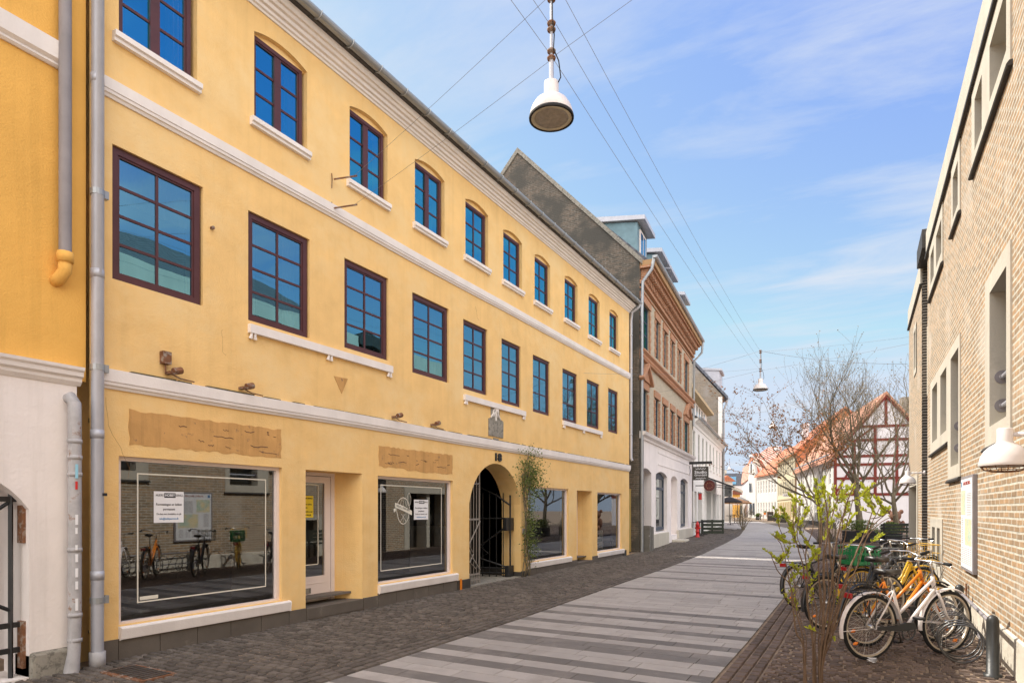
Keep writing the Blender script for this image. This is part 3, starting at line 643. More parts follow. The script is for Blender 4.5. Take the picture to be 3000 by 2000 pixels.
em = q.build('emblem', lr, sw[1]); text('WEISS L MAR HEFT', FB(cx, cz+.045, -.0898), Vector((0, .94, -.22)), Vector((0, .22, .94)), .04, ink, em, width=.38, ext=.0005)
# to-let poster in the last shop window
q = MB(FB); q.box(17.62, 18.33, .42, 1.0, -.14, -.13); po = q.build('poster', paper, sw[3])
grn = pm('poster_green', (.02, .16, .09), .7, .05, 3, 0)
q = MB(FB); q.box(17.62, 18.28, .66, .74, -.1295, -.128); q.build('stripe', grn, po)
ring2 = MB(FB); ring(ring2, [(18.14, .80), (18.26, .80), (18.26, .92), (18.2, .97), (18.14, .92)], .01, -.128); ring2.build('logo', grn, po)
text('TORVEGADE', FB(17.87, .93, -.128), FB.d, (0, 0, 1), .04, ink, po, width=.44, bold=.02); text('LTTIK', FB(17.86, .84, -.128), FB.d, (0, 0, 1), .06, ink, po, width=.3, bold=.03)
text('VENTA 8 60 5 9', FB(17.93, .70, -.1275), FB.d, (0, 0, 1), .035, paper, po, width=.5); text('e gaard', FB(17.82, .58, -.128), FB.d, (0, 0, 1), .035, ink, po, width=.28); text('r golf waard!', FB(17.93, .5, -.128), FB.d, (0, 0, 1), .035, ink, po, width=.5)
# doors in their recesses
def door(a, b, z0, z1, rec, slot=True, leafw=.84):
    f = MB(FB); n1 = -rec; n0 = n1-.06
    f.box(a, b, z0, z1, n0-.02, n0-.01) if False else None
    e = a+leafw+.12
    f.box(a, a+.05, z0, z1, n0, n1); f.box(e-.07, e, z0, z1, n0, n1); f.box(a+.05, e-.07, z1-.05, z1, n0, n1)
    fo = f.build('door', trimw, house)
    l = MB(FB); x0, x1 = a+.055, e-.075; m0, m1 = n0+.005, n1-.015
    l.box(x0, x0+.1, z0+.02, z1-.06, m0, m1); l.box(x1-.12, x1, z0+.02, z1-.06, m0, m1); l.box(x0+.1, x1-.12, z1-.16, z1-.06, m0, m1); l.box(x0+.1, x1-.12, z0+.02, z0+.40, m0, m1)
    for zz in (.10, .29): l.box(x0+.1, x1-.12, z0+zz, z0+zz+.008, m1, m1+.006)
    lo = l.build('door_leaf', trimw, fo)
    p = MB(FB); p.add([(x0+.1, z0+.4, m0+.02), (x1-.12, z0+.4, m0+.02), (x1-.12, z1-.16, m0+.02), (x0+.1, z1-.16, m0+.02)], [(0, 1, 2, 3)]); p.build('door_glass', glass_clear if slot else glass_lt, fo)
    h = MB(FB); h.box(x0+.16, x0+.42, z0+.15, z0+.23, m1, m1+.012) if slot else h.tube([(x1-.05, z0+1.0, m1), (x1-.05, z0+1.0, m1+.05), (x1-.14, z0+1.0, m1+.05)], .011, 6)
    h.build('letter_slot' if slot else 'door_handle', steel if not slot else stone, fo)
    # canted side reveal on the right of the opening
    c = MB(FB); c.add([(e, z0, n1), (e+.02, z0, n1+.0), (e+.08, z0, -.30), (b, z0, -.0), (e, z1, n1), (e+.02, z1, n1), (e+.08, z1, -.30), (b, z1, 0), (b, z0, n0), (b, z1, n0), (e, z0, n0), (e, z1, n0)],
                      [(0, 1, 5, 4), (1, 2, 6, 5), (2, 3, 7, 6), (3, 8, 9, 7), (8, 10, 11, 9), (10, 0, 4, 11)]); c.build('door_reveal', plaster, house)
    return fo
d1 = door(6.435, 7.593, .2, 2.19, .40)
line_q = MB(FB); t = .007
line_q.box(6.62, 7.07, 2.0-t, 2.0+t, -.43, -.428); line_q.box(7.07, 7.084, .78, 2.0, -.43, -.428); line_q.box(6.62, 7.07, .78-t, .78+t, -.43, -.428); line_q.build('glass_border', lr, d1)
q = MB(FB); q.box(6.62, 6.98, 1.50, 1.83, -.432, -.428); po = q.build('notice', paper_y, d1)
text('AALBORG HOBBY SERVICE', FB(6.80, 1.79, -.427), FB.d, (0, 0, 1), .022, ink, po, width=.33)
for t_, z_ in (('Forretningen er lukket', 1.70), ('permanent', 1.65), ('Du kan evt. kontakte os på', 1.59), ('info@hobbyservice.dk', 1.54)): text(t_, FB(6.80, z_, -.427), FB.d, (0, 0, 1), .022, ink, po, width=.32*min(1, len(t_)/24))
door(16.048, 17.146, .16, 2.15, .40, slot=False)
mb = MB(FB); mb.box(6.44, 7.59, .05, .212, -.42, .03); mb.build('door_step', plinth_m, house, bevel=.008); mb = MB(FB); mb.box(16.05, 17.14, .05, .168, -.42, .03); mb.build('door_step', plinth_m, house, bevel=.008)
# archway: passage tunnel and iron gate
ps = MB(FB)
k = 18; A = arch(10.679, 12.831, .07, 1.74, .87, 18)
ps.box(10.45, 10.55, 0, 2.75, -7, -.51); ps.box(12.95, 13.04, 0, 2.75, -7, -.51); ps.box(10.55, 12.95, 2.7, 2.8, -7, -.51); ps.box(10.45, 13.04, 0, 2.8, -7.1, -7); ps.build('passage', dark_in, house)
fl = MB(FB); fl.box(10.69, 12.82, 0.02, .085, -7, .02); fl.build('passage_floor', stone, house)
gm_ = pm('gate_grey_iron', (.30, .27, .24), .5, .15, 6, .1, 50, metal=.3)
gt = MB(FB); n = -.14
def archz(s): return 1.74+.87*math.sqrt(max(0, 1-((s-11.755)/1.076)**2))
xs = [10.72, 10.83, 10.94, 11.05, 11.16, 11.27]
for s in xs:
    gt.tube([(s, .04, n), (s, archz(s)-.06 if s < 11.2 else archz(s)-.02, n)], .011 if s < 11.2 else .018, 5)
for z in (.17, .28, 1.42): gt.box(10.70, 11.28, z-.018, z+.018, n-.012, n+.012)
gt.tube([(10.78, 2.02, n+.005), (10.9, 2.1, n+.005), (11.08, 2.15, n+.005), (11.27, 2.16, n+.005)], .014, 5)
gt.tube([(11.27, 1.38, n+.02), (10.80, .86, n+.02), (10.98, .62, n+.02), (10.99, .62, n+.02), (11.27, .36, n+.02)], .015, 5)
gt.tube([(10.72, 1.02, n+.02), (11.02, .72, n+.02), (10.88, .55, n+.02), (11.10, .4, n+.02)], .013, 5)
gt.build('gate_leaf', gm_, house)
g2 = MB(FB); hx = 12.62
def G(t, z): return (hx-t*.30, z, -.16-t*.9)      # right leaf stands open into the passage
for i in range(6): t = i*.17; g2.tube([G(t, .05), G(t, 2.0-.0*t if i else 1.95)], .012 if i not in (0,) else .022, 5)
for z in (.17, .28, 1.42): g2.tube([G(0, z), G(.9, z)], .018, 4)
g2.tube([G(0, 1.72), G(.35, 1.95), G(.9, 2.2)], .02, 4); g2.tube([G(0, 1.3), G(.75, .78), G(.55, .62), G(.75, .5), G(0, .28)], .02, 4)
g2.build('gate_leaf', iron, house)
b2 = MB(FB); b2.box(12.46, 12.80, 1.14, 1.43, -.24, -.16); b2.build('gate_lock', iron, house, bevel=.01)
b2 = MB(FB); b2.box(12.5, 12.76, .09, .34, -.24, -.14); b2.build('gate_lock', iron, house, bevel=.01)
b2 = MB(FB); b2.box(12.90, 12.985, 1.05, 1.18, 0, .035); b2.build('intercom', zincd, house, bevel=.006)
# number, plaques, scars, rusty fittings
text('18', FB(11.78, 2.74, .012), FB.d, (0, 0, 1), .17, iron, house, name='house_number', width=.26, bold=.03, ext=.012)
q = MB(FB); q.prism([(11.50, 3.53), (11.66, 3.53), (11.86, 3.53), (11.86, 3.83), (11.5, 3.83)], 0, .012); q.build('plaque', stone, house)
q = MB(FB); q.prism([(11.40, 3.18), (12.0, 3.18), (12.01, 3.53), (11.95, 3.56), (11.5, 3.57), (11.40, 3.54)], 0, .02); q.build('plaque', stone, house)
q = MB(FB); q.box(11.60, 11.82, 3.07, 3.15, 0, .01); pl = q.build('plaque', stone, house)
q = MB(FB)
for sgn in (-1, 1): q.tube([(11.68+sgn*.02, 3.79, .02), (11.68+sgn*.08, 3.74, .02), (11.68+sgn*.11, 3.66, .02), (11.68+sgn*.2, 3.57, .02)], .018, 5); q.tube([(11.68+sgn*.03, 3.7, .02), (11.68+sgn*.09, 3.6, .02)], .012, 5)
q.tube([(11.68, 3.80, .025), (11.68, 3.52, .025)], .018, 5); q.build('plaque_emblem', trim, house)
def scarshape(a, b, z0, z1, seed, step=0):
    rr = random.Random(seed); P = []; n = int((b-a)/.06)
    for i in range(n+1): s = a+(b-a)*i/n; P.append((s, z0+rr.uniform(-.015, .012)-(step if s > a+(b-a)*.35 else 0)))
    for i in range(1, 6): P.append((b+rr.uniform(-.012, .012), z0-step+(z1-z0+step)*i/6))
    for i in range(n, -1, -1): s = a+(b-a)*i/n; P.append((s, z1+rr.uniform(-.012, .015)))
    for i in range(5, 0, -1): P.append((a+rr.uniform(-.012, .012), z0+(z1-z0)*i/6))
    q = MB(FB); q.prism(P, 0, .005); return q.build('sign_scar', scar, house)
scarshape(3.96, 6.0, 2.33, 2.70, 1); scarshape(7.98, 10.08, 2.33, 2.66, 2, .03)
rr = random.Random(9); scd = pm('scar_dark', (.13, .08, .06), .9, .3, 8, .2, 40)
for (a, b, z0, z1) in ((4.0, 5.95, 2.36, 2.68), (8.0, 10.0, 2.35, 2.64)):
    for i in range(12):
        s = rr.uniform(a, b); z = rr.choice((z1-.07, z0+.06, (z0+z1)/2))+rr.uniform(-.04, .04); l = rr.uniform(.02, .3); P = [(s+l*j/5, z+rr.uniform(-.012, .012), .006) for j in range(6)]
        P = [p for p in P if p[0] < b]
        if len(P) > 1: q = MB(FB); q.tube(P, rr.uniform(.0025, .005), 4); q.build('scar_mark', scd, house)
rc = random.Random(31)
for (s_, z_, dz_, n_) in ((5.1, 3.85, -.07, 6), (10.9, 5.75, -.08, 4), (3.72, 2.8, -.12, 8), (14.3, 2.75, -.06, 4)):
    P_ = [(s_, z_, .0005)]
    for i in range(n_): P_.append((P_[-1][0]+rc.uniform(-.02, .09), P_[-1][1]+dz_*rc.uniform(.4, 1.2), .0005))
    q = MB(FB); q.tube(P_, .0014, 3); q.build('crack', MATS.get('crack') or pm('crack', (.30, .17, .07), .95, .2, 8, 0), house)
def fitting(s, z, box=False):
    q = MB(FB)
    if box: q.box(s-.08, s+.02, z+.1, z+.24, 0, .07); q.tube([(s-.03, z+.1, .03), (s-.03, z, .03)], .01, 5)
    q.box(s-.02, s+.03, z-.01, z+.02, 0, .10); q.tube([(s+.02, z+.02, .1), (s+.12, z+.05, .1)], .04, 8); q.tube([(s+.02, z+.0, .05), (s+.16, z-.03, .02), (s+.3, z-.05, .07)], .008, 4)
    q.build('floodlight_bracket', rust, house)
fitting(4.38, 3.17, True); fitting(5.35, 3.16); fitting(8.32, 3.17); fitting(9.4, 3.165)
q = MB(FB); q.prism([(6.98, 3.62), (7.14, 3.38), (7.27, 3.63)], 0, .006); q.build('rust_mark', scar, house)
q = MB(FB); q.tube([(4.95, 5.05, .0), (4.95, 5.05, .04)], .022, 8); q.build('wall_eye', rust, house)
for z in (6.10, 6.53): q = MB(FB); q.tube([(6.93, z-.12, .01), (6.93, z, .02), (6.93, z+.1, .01)], .008, 4); q.tube([(6.93+.05*i, z+.018*i, .05+.07*i) for i in range(5)], .013, 5); q.build('cable_anchor', rust, house)
q = MB(FB); q.box(10.28, 10.33, .02, .27, .045, .06); q = q.build('orange_marker', orange_paint); tag(q, 'narrow orange plastic strip standing against the wall base left of the archway', 'marker')
mb = MB(FB); rr = random.Random(3)
for i in range(3): pass

# ================================================================== NEIGHBOUR HOUSE (far left)
F0 = Fac(-7, 0, 0, 1)
nb = thing('ochre_house', 'ochre plastered house at the left edge with white ground floor and arched opening', 'house', (-7, 3.4, 0))
w0 = wallmesh(F0, rect(-9, 3.44, -.1, 2.93), [(arch(1.6, 3.02, .02, 1.62, .40, 14), .5)], n=-.0)
w0.build('ground_floor_wall', plaster_w, nb)
mb = MB(F0); mb.box(-9, 3.535, 2.93, 8.6, -.3, -.02); mb.build('upper_wall', plaster_o, nb)
mb = MB(F0); mb.prof([(2.87, -.02), (2.87, .01), (2.91, .04), (2.94, .04), (2.96, .07), (3.0, .075), (3.02, .095), (3.05, .1), (3.05, -.02)], -9, 3.47); mb.build('string_course', trim, nb)
mb = MB(F0); mb.prof([(5.98, -.03), (5.98, 0), (6.0, .02), (6.02, .02), (6.05, .05), (6.22, .06), (6.22, -.03)], -9, 3.32); mb.build('string_course', trim, nb)
mb = MB(F0); mb.box(3.02, 3.40, -.1, .25, -.3, .06); mb.build('plinth', stone, nb, bevel=.03)
mb = MB(F0); mb.box(-9, 1.6, -.1, .22, -.3, .04); mb.build('plinth', stone, nb, bevel=.02)
mb = MB(F0); mb.add([(-9, 8.6, .4), (3.5, 8.6, .4), (3.5, 11.2, -4.5), (-9, 11.2, -4.5), (3.5, 8.6, -9), (-9, 8.6, -9)], [(0, 1, 2, 3), (3, 2, 4, 5), (1, 4, 2), (0, 3, 5)]); mb.build('roof', rooftile_d, nb)
mb = MB(F0); mb.box(-9, 3.5, 0, 8.5, -9, -8.8); mb.box(1.3, 3.4, 0, 2.9, -3.2, -3.0); mb.box(3.30, 3.42, 0, 8.5, -9, -.35); mb.build('back_wall', plaster_w, nb)
dp = MB(F0); dp.tube([(3.30, 8.5, .07), (3.30, 4.1, .07)], .055, 12, False); dp.build('downpipe', zincd, nb, smooth=True)
dp = MB(F0); dp.tube([(3.30, 4.16, .07), (3.30, 4.06, .07)], .072, 12); dp.tube([(3.30, 4.08, .07), (3.30, 3.98, .065), (3.27, 3.90, .02), (3.25, 3.87, -.05)], .06, 12); dp.build('pipe_elbow', plaster_o, nb, smooth=True)
dp = MB(F0); dp.tube([(3.36, 2.72, -.05), (3.37, 2.74, .03), (3.38, 2.68, .08), (3.38, 2.5, .085), (3.38, .55, .085), (3.37, .2, .09), (3.34, .0, .10)], [.055, .058, .058, .058, .058, .056, .07], 12, False)
for z in (2.28, 2.12, 1.95, 1.2, .55, .3): dp.tube([(3.38, z, .085), (3.38, z+.04, .085)], .064, 12)
old = dp.build('downpipe', pipe_old, nb, smooth=True)
for z, h, wd, m in ((1.93, .14, .06, pm('sticker_blue', (.30, .58, .72), .6, .05, 3, 0)), (1.82, .08, .05, red_m), (1.47, .10, .06, paper), (1.38, .06, .05, paper), (1.22, .05, .05, paper), (1.1, .08, .06, paper), (.95, .09, .06, paper), (.83, .08, .06, paper), (.62, .12, .06, paper)):
    q = MB(F0); k = 4
    q.add([(3.38+.0655*math.sin(a)-.0, zz, .085+.0655*math.cos(a)) for zz in (z, z+h) for a in [(-.5+wd*8*i/k*.8)+.1 for i in range(k+1)]], [(i, i+1, i+k+2, i+k+1) for i in range(k)]); q.build('sticker', m, old)
gt = MB(F0)
for s in (2.92, 2.72, 2.5, 2.28, 2.06): gt.tube([(s, .02, -.12), (s, 1.95, -.12), (s, 2.05, -.12)], [.022, .022, .002], 4)
for z in (.28, .52, 1.72, 1.86): gt.box(1.6, 3.0, z-.025, z+.025, -.135, -.105)
gt.tube([(2.92, 1.70, -.12), (2.5, 1.38, -.12)], .018, 4); gt.tube([(2.92, .66, -.12), (2.5, .9, -.12)], .018, 4)
go = gt.build('iron_gate', iron, nb)
for a, b in ((1.3, 1.75), (.1, .55)): gt = MB(F0); gt.box(2.99, 3.035, a, b, -.16, -.06); gt.build('hinge', rust, go)

# ================================================================== DARK BRICK HOUSE WITH DORMERS
F2 = Fac(-7.03, 21.6, -5.2, 1)
b2 = thing('brick_house', 'tall brick house with orange window surrounds, blue grey dormers and white ground floor', 'house', F2(0, .1))
def sx2(u):                                             # distance along this facade for a measured picture column
    k = (u-1500)/1860; S, C = math.sin(TH), math.cos(TH); p = F2.o; lp = p.x*C+p.y*S; dpp = -p.x*S+p.y*C; ld = F2.d.x*C+F2.d.y*S; dd = -F2.d.x*S+F2.d.y*C
    return (k*dpp-lp)/(ld-k*dd)
z2 = lambda x: 1800+x/3.137
z6 = lambda x: 1800+x/2.24
UP2 = [(sx2(z2(245)), sx2(z2(318)), 7.45, 9.05), *[(sx2(z2(a)), sx2(z2(b)), 7.55, 9.05) for a, b in ((376, 410), (450, 480), (518, 545), (583, 605))], (sx2(z2(643)), sx2(z2(675)), 7.45, 9.0)]
LO2 = [(sx2(z6(176)), sx2(z6(214)), 4.45, 5.97), *[(sx2(z6(a)), sx2(z6(b)), 4.45, 5.97) for a, b in ((264, 290), (318, 342), (368, 390), (412, 432))], (sx2(z6(456)), sx2(z6(484)), 4.42, 5.97)]
L2 = 12.1
GZ = .2
wallmesh(F2, rect(0, L2, 4.2, 10.3), [(rect(a, b, c, d), .22) for a, b, c, d in UP2+LO2]).build('wall', brick_b, b2)
for lst in (UP2, LO2):
    for i, (a, b, c, d) in enumerate(lst):
        su = MB(F2); t = .17 if i else .2; e = .045
        for k in range(int((d-c)/.14)):
            zz = c+k*.14; ee = t if k % 2 else t-.05
            su.box(a-ee, a+.001, zz, zz+.14, -.02, e*(1 if k % 2 else .8)); su.box(b-.001, b+ee, zz, zz+.14, -.02, e*(1 if k % 2 else .8))
        su.box(a-t, b+t, d-.02, d+.24, -.02, e+.01); su.build('window_surround', brick_r, b2)
        window(F2, b2, a, b, c, d, .05, 2, 3, fm=pm('blue_frame', (.05, .07, .10), .5, .1, 3, .05) if i == 0 and 'blue_frame' not in MATS else MATS.get('blue_frame', steel_dark), gm=glass_see if i in (0, 5) else glass_dk, fw=.05, fb=.04)
for c, w_ in (((LO2[0][0]+LO2[0][1])/2, .75), ((LO2[5][0]+LO2[5][1])/2, .8)):
    q = MB(F2); q.prism([(c-w_, 6.23), (c+w_, 6.23), (c, 6.77)], -.02, .1); q.prism([(c-w_-.1, 6.23), (c-w_-.02, 6.15), (c, 6.73), (c+w_+.02, 6.15), (c+w_+.1, 6.23), (c, 6.87)], 0, .2); q.build('pediment', brick_r, b2)
q = MB(F2); q.box(-.02, L2, 5.55, 5.75, -.02, .08) if False else q.prof([(6.92, 0), (6.92, .1), (7.0, .14), (7.04, .1), (7.14, .1), (7.2, .18), (7.26, .18), (7.28, 0)], 0, L2); q.build('string_course', brick_r, b2)
q = MB(F2); q.box(0, L2, 9.38, 9.44, -.02, .04); q.box(0, L2+.05, 9.55, 9.68, -.02, .13)
for i in range(44): s = .15+i*.272; q.box(s, s+.13, 9.70, 9.9, 0, .2); q.box(s, s+.13, 9.9, 10.08, 0, .34)
q.box(0, L2+.05, 10.08, 10.16, 0, .42); q.build('cornice', brick_r, b2)
q = MB(F2); q.box(0, L2+.1, 10.16, 10.34, -.1, .5); q.build('eaves_board', pm('eave_ochre', (.42, .26, .13), .8, .15, 3, .1), b2)
q = MB(F2); q.prof([(10.42+.09*(-math.sin(math.pi*i/8)), .55-.09*math.cos(math.pi*i/8)) for i in range(9)], -.1, L2+.15); q.build('gutter', zinc, b2)
# white ground floor with deep openings
OP = [(.12, sx2(z6(243)), .15, 3.13), (sx2(z6(272)), sx2(z6(346)), .72, 3.15), (sx2(z6(372)), sx2(z6(413)), .5, 3.13), (sx2(z6(434)), sx2(z6(482)), .74, 3.13)]
wallmesh(F2, rect(0, L2, .05, 4.22), [(arch(a, b, c, d-.15, .15, 8), .55) for a, b, c, d in OP]).build('ground_floor_wall', plaster_w, b2)
q = MB(F2); q.prof([(4.12, -.02), (4.12, .05), (4.2, .07), (4.26, .18), (4.36, .22), (4.38, .02), (4.38, -.02)], -.02, L2+.05); q.prof([(3.86, 0), (3.86, .02), (3.9, .02), (3.9, 0)], 3.2, L2-.4); q.prof([(3.40, 0), (3.40, .02), (3.44, .02), (3.44, 0)], 3.2, L2-.4); q.build('string_course', trim, b2)
bf = MATS['blue_frame']
for i, (a, b, c, d) in enumerate(OP):
    if i in (1, 3):
        window(F2, b2, a+.01, b-.01, c+.06, d-.16, .14, 1, 1, fm=bf, gm=glass_dk, fw=.1, name='shop_window')
        q = MB(F2); q.box(a+.1, b-.1, d-.72, d-.62, -.19, -.12); q.build('transom', bf, b2); q = MB(F2); q.box(a, b, d-.16, d, -.2, -.16); q.build('window_head', bf, b2)
    else:
        q = MB(F2); q.box(a, b, c, d, -.62, -.5); q.build('door', bf if i == 0 else plaster_w, b2)
q = MB(F2)
for a, b, h in ((1.35, 5.2, .68), (6.3, 6.4, .3), (7.6, L2-.05, .68)): q.box(OP[0][1] if a < 2 else a, b, -.1, h, -.03, .08)
q.box(OP[0][1], OP[2][0]+.1, -.1, .62, -.03, .09) if False else None
q.build('plinth', concrete, b2, bevel=.02)
q = MB(F2); q.box(6.4, 7.6, -.05, .28, 0, .55); q.build('door_step', concrete, b2, bevel=.02)
# gable wall facing the viewer, roof and dormers
gx = Vector((-F2.n.x, -F2.n.y, 0))
def Gp(t, z, s=0): return F2(s, z, -t)
q = MB(lambda t, z, s: Vector((-7.03-t, 21.56+s, z))); q.prism([(0, -.1), (9.7, -.1), (9.7, 10.3), (4.85, 15.4), (0, 10.3)], 0, .5); q.build('gable_wall', brick_dk, b2)
q = MB(lambda t, z, s: Vector((-7.03-t, 21.56+s, z))); pr_ = [(-.1, 10.2), (4.85, 15.42), (9.8, 10.2), (9.8, 10.4), (4.85, 15.62), (-.1, 10.4)]; q.prism(pr_, -.06, .6); q.build('gable_coping', stone, b2)
q = MB(lambda t, z, s: Gp(t, z, s)); q.prism([(-.4, 10.38), (4.85, 15.38), (9.0, 10.4), (9.0, 10.2), (-.4, 10.2)], .7, L2); q.build('roof', slate, b2)
for i, (ua, ub) in enumerate(((275, 355), (432, 500), (515, 588), (640, 690))):
    a = sx2(z2(ua)); b = a+1.55
    q = MB(lambda t, z, s: Gp(t, z, s))
    q.prism([(.25, 10.5), (.25, 12.05), (2.4, 12.35), (2.4, 12.0)], a, b)
    do = q.build('dormer', copperblue, b2)
    q = MB(lambda t, z, s: Gp(t, z, s)); q.prism([(-.05, 12.05), (-.05, 12.2), (2.9, 12.6), (2.9, 12.4)], a-.15, b+.15); q.build('dormer_roof', zincw, do)
    Fd = Fac(F2(0, 0, -.25).x, F2(0, 0, -.25).y, -5.2, 1)
    f = MB(Fd); f.box(a+.3, b-.3, 10.75, 11.9, .0, .04); f.build('dormer_window', trimw, do)
    f = MB(Fd); f.box(a+.38, (a+b)/2-.04, 10.83, 11.82, .03, .045); f.box((a+b)/2+.04, b-.38, 10.83, 11.82, .03, .045); f.build('pane', glass_up, do)
dp = MB(F2); dp.tube([(.02, 10.4, .5), (.02, 10.0, .42), (.02, 9.6, .1), (.02, 8.6, .07), (.02, .12, .07)], .055, 10, False); dp.build('downpipe', zinc, b2, smooth=True)
dp = MB(F2); dp.tube([(L2+.02, 10.35, .55), (L2+.02, 9.8, .5), (L2+.02, 9.4, .12), (L2+.02, 6, .07)], .055, 10, False); dp.build('downpipe', zinc, b2, smooth=True)
# alley gate and utility cabinet between the houses
AL = Fac(-7.35, 20.4, 0, 1)
q = MB(AL)
for i in range(9): q.box(.03+i*.125, .13+i*.125, .15, 2.35, 0, .03)
q.box(.02, 1.15, .5, .6, -.04, 0); q.box(.02, 1.15, 2.0, 2.1, -.04, 0)
ag = q.build('alley_gate', pm('gate_ochre_wood', (.42, .30, .10), .8, .15, 4, .2, 40)); tag(ag, 'narrow ochre gate of upright boards closing the alley beside the yellow house', 'gate')
q = MB(F2); q.box(.25, .55, .08, 1.05, .05, .3); q.box(.62, .95, .08, 1.0, .05, .3); cabt = q.build('utility_cabinet', pm('cabinet_grey', (.16, .15, .13), .7, .2, 5, .1, 40, c2=(.5, .5, .5), c2s=5, c2t=(.6, .66)), bevel=.01); tag(cabt, 'pair of grey utility cabinets covered in stickers standing by the drainpipe', 'cabinet')

# ================================================================== BRICK BUILDING ON THE RIGHT
FR = Fac(1.21, 7.49, -.78, -1)
rb = thing('brick_building', 'modern sunlit yellow brick building with concrete framed windows along the right side', 'building', FR(0, 0))
RO = [(.45, 1.37, 6.2, 6.82), (1.88, 2.42, 6.17, 6.82), (3.97, 4.55, 6.15, 6.8), (6.10, 6.98, 6.2, 6.8), (7.40, 8.05, 6.2, 6.8),
      (.45, 1.37, 2.55, 4.05), (3.91, 4.81, 2.3, 4.02), (5.37, 6.26, 2.95, 4.02), (6.80, 7.72, 2.95, 4.02), (6.35, 6.85, .55, 1.28), (7.2, 7.75, .55, 1.28),
      (-4.2, -3.2, 2.55, 4.05), (-7.9, -6.9, 2.3, 4.02), (-3.9, -3.0, 6.2, 6.82), (-6.6, -5.7, 6.2, 6.82), (-10.4, -9.4, 2.55, 4.05), (-9.9, -9.0, 6.2, 6.82)]
wallmesh(FR, rect(-16, 8.9, -.1, 7.08), [(rect(o[0]-.04, o[1]+.04, o[2]-.04, o[3]+.04), .36) for o in RO]).build('wall', brick_y, rb)
q = MB(FR); q.prof([(7.08, -.3), (7.08, .03), (7.6, .03), (7.6, -.3)], -16, 8.9); q.build('parapet', concrete, rb)
q = MB(FR); q.box(-16, 8.9, 7.03, 7.078, -.02, .055); q.build('flashing', lead, rb)
q = MB(FR); q.add([(-16, 7.5, -.4), (8.9, 7.5, -.4), (8.9, 9.9, -4.2), (-16, 9.9, -4.2), (-16, 7.5, -8), (8.9, 7.5, -8)], [(0, 1, 2, 3), (3, 2, 5, 4), (1, 5, 2), (0, 3, 4)]); q.build('roof', rooftile_d, rb)
q = MB(FR); q.box(8.55, 8.9, -.1, 7.5, -8, -.37); q.box(-16, -15.7, -.1, 7.5, -8, -.37); q.build('side_wall', brick_bk, rb)
def surround(outer, ops, n1=.018, sillz=None):
    mb = MB(FR)
    wallmesh(FR, outer, [(rect(*o), .34) for o in ops], n=n1, mb=mb)
    k = len(outer); mb.add([(s, z, n1) for s, z in outer]+[(s, z, -.01) for s, z in outer], [(i, i+k, (i+1) % k+k, (i+1) % k) for i in range(k)])
    o = mb.build('window_surround', concrete, rb)
    for a, b, c, d in ops:
        g_ = MB(FR); g_.add([(a, c, -.3), (b, c, -.3), (b, d, -.3), (a, d, -.3)], [(3, 2, 1, 0)]); g_.build('pane', glass_rr, o)
        f = MB(FR); t = .05; f.box(a, a+t, c, d, -.3, -.25); f.box(b-t, b, c, d, -.3, -.25); f.box(a+t, b-t, c, c+t, -.3, -.25); f.box(a+t, b-t, d-t, d, -.3, -.25); f.build('frame', lead, o)
    return o
def rsill(a, b, z): q = MB(FR); q.prof([(z-.05, 0), (z-.05, .045), (z-.03, .055), (z+.004, .03), (z+.004, 0)], a-.03, b+.03); q.build('sill', lead, rb)
surround(rect(.26, 2.66, 5.98, 7.02), RO[0:2]); rsill(.26, 2.66, 5.97)
surround(rect(3.77, 4.74, 5.98, 7.02), RO[2:3]); rsill(3.77, 4.74, 5.97)
surround(rect(5.94, 8.32, 5.99, 7.02), RO[3:5]); rsill(5.94, 8.32, 5.97)
s1_ = surround(rect(.26, 1.67, 2.335, 4.24), RO[5:6]); rsill(.26, 1.67, 2.33)
s2_ = surround([(3.77, 2.1), (5.185, 2.1), (5.185, 2.75), (8.1, 2.75), (8.1, 4.2), (3.77, 4.2)], RO[6:9]); rsill(3.77, 5.18, 2.1); rsill(5.25, 8.1, 2.74)
surround(rect(6.0, 8.1, .35, 1.45), RO[9:11])
surround(rect(-4.4, -2.9, 2.335, 4.24), RO[11:12]); surround(rect(-8.1, -6.7, 2.1, 4.2), RO[12:13]); surround(rect(-4.1, -2.8, 5.98, 7.02), RO[13:14]); surround(rect(-6.8, -5.5, 5.98, 7.02), RO[14:15])
surround(rect(-10.6, -9.2, 2.335, 4.24), RO[15:16]); surround(rect(-10.1, -8.8, 5.98, 7.02), RO[16:17])
for so_, a, b in ((s1_, .45, 1.37), (s2_, 3.91, 4.81)):
    for z in (2.78 if a < 1 else 2.6, 3.1 if a < 1 else 2.95):
        q = MB(FR); q.tube([(a, z, -.1), (b, z, -.1)], .022, 8); q.build('rail', zincw, so_)
        for e, s_ in ((a, 1), (b, -1)):
            q = MB(FR); q.tube([(e+.001*s_, z, -.1), (e+.012*s_, z, -.1)], .075, 16); q.tube([(e, z, -.1), (e+.05*s_, z, -.1)], .032, 10)
            q.build('rail_flange', zincd, so_)
q = MB(FR); q.prof([(-.1, -.05), (-.1, .03), (.40, .022), (.42, .0), (.42, -.05)], -16, 8.9); q.build('plinth', render_p, rb)
q = MB(FR); q.box(3.0, 3.08, .28, .62, .02, .035); q.build('pipe_stub', rust, rb)
